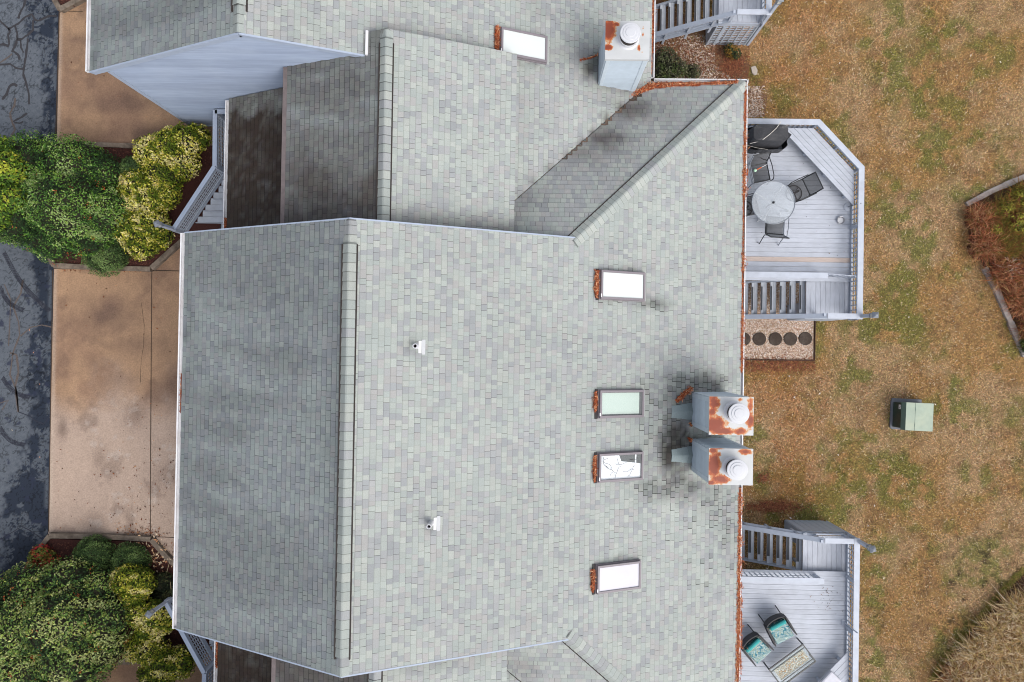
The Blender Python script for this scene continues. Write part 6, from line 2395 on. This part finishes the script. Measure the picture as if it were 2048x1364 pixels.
for (x, y, r, n, pal, lb) in ((1950, 440, .40, 1500, RUSTY, 'rust brown fern clump at the outer corner of the right bed'), (1960, 495, .45, 1600, RUSTY, 'rust brown fern clump on the lawn side of the right bed'),
                              (1998, 430, .55, 1500, OLIVE, 'olive and bronze clump behind the upper timber of the right bed'), (2005, 490, .55, 1700, OLIVE, 'olive and bronze clump in the middle of the right bed'),
                              (2040, 400, .55, 1500, OLIVE, 'olive clump at the top of the right bed by the frame edge'), (2050, 470, .6, 1500, OLIVE, 'olive clump in the middle of the right bed by the frame edge'),
                              (2000, 550, .50, 1500, RUSTY, 'rust brown dried clump behind the lower timber of the right bed'), (2035, 600, .55, 1500, RUSTY, 'rust brown dried clump in the lower half of the right bed'), (2055, 540, .55, 1400, RUSTY, 'rust brown dried clump low in the right bed by the frame edge'),
                              (2055, 660, .45, 1000, RUSTY, 'rust brown dried clump at the foot of the right bed')):
    tuft(x, y, r, n, pal, lb, 'clumps in the right bed', ln=(.25, .75), lean=1.0, name='dry_clump', cat='plant', wd=(.003, .009))
for (x, y, r, s) in ((2010, 418, .30, 900), (2030, 385, .25, 700), (1985, 470, .2, 500), (2035, 500, .25, 700), (1975, 500, .14, 300)):
    pass
shrub('bronze_shrub', (2025, 440), [(2010, 420, .25, .30, .8), (2035, 445, .3, .34, .8), (1990, 460, .2, .24, .8), (2040, 395, .25, .3, .8), (1975, 500, .15, .16, .8)], 3200, (.05, .12), [alb(96, 92, 40), alb(140, 136, 50), alb(170, 160, 66), alb(120, 76, 44)],
      'yellow green leafy shrub among the brown stems of the right bed', 'shrub', z0=ZY, clump=5, core=.55)
tuft(2012, 535, .16, 90, [alb(236, 228, 218), alb(216, 204, 190)], 'bleached pale twigs lying fanwise in the right bed', None, ln=(.3, .6), lean=1.0, name='bleached_twigs', cat='twigs', wd=(.006, .010), core=False)
shrub('dwarf_evergreen', (2060, 690), [(2060, 690, .2, .34, .8)], 1600, (.03, .06), BOX, 'dark green low evergreen at the right edge beside the bed timber', 'shrub', z0=ZY, clump=5)
yard_bed([(1850, 1400), (1885, 1325), (1935, 1265), (2000, 1190), (2100, 1090), (2300, 1200), (2300, 1500), (1850, 1500)], 'grass_bed')
k = 0
for (x, y, r, n, d) in ((1900, 1345, .5, 1500, 2.6), (1935, 1300, .5, 1600, 2.4), (1975, 1262, .5, 1700, 2.6), (2015, 1215, .5, 1600, 2.2), (1955, 1345, .6, 2000, 0.4), (2000, 1310, .6, 2000, 5.6), (2040, 1265, .6, 1900, 1.0), (2030, 1350, .6, 2000, 3.9), (2060, 1200, .5, 1300, 2.0), (2070, 1320, .6, 1500, 5.0), (1900, 1390, .5, 900, 3.0)):
    lbs = ('straw grass clump at the bottom edge where the lawn meets the lower right bed', 'straw grass clump spilling over the lawn edge near the bottom right', 'straw grass clump midway along the lawn edge of the lower right bed', 'straw grass clump highest along the lawn edge of the lower right bed',
           'straw grass clump behind the lawn edge row at the bottom right', 'straw grass clump in the middle of the lower right bed', 'straw grass clump near the right edge of the lower right bed', 'straw grass clump in the bottom right corner', 'straw grass clump at the right edge, top of the lower right bed',
           'straw grass clump cut by the right edge near the bottom corner', 'straw grass clump cut by the bottom edge')
    x, y = x + 10, y + 7
    tuft(x, y, r, int(n * 1.5), (STRAW if k % 4 else STRAW + RUSTY[:2]) + [alb(236, 218, 190), alb(120, 88, 58), alb(140, 96, 62), alb(150, 128, 74)], lbs[k], 'straw grasses in the lower right corner', ln=(.3, .95), lean=1.1, dirs=(d, 2.2), wd=(.004, .011))
    k += 1
# green fringe along that bed
nb = 3600
t = rng.random(nb)
ex_, ey_ = np.interp(t, [0, .25, .5, .75, 1], [1862, 1885, 1935, 1995, 2050]), np.interp(t, [0, .25, .5, .75, 1], [1362, 1322, 1262, 1192, 1136])
P_ = np.array([tuple(at(x + rng.normal(0, 3.2) - 1, y + rng.normal(0, 3.2) - 1, ZY)) for x, y in zip(ex_, ey_)])
flakes('edge_grass', P_, [alb(118, 120, 48), alb(104, 104, 44), alb(150, 136, 70), alb(140, 112, 66)], (.05, .12), 'green grass fringe where the lawn meets the straw grasses', 'grass', .02, mat_=M['blade'], asp=.16)
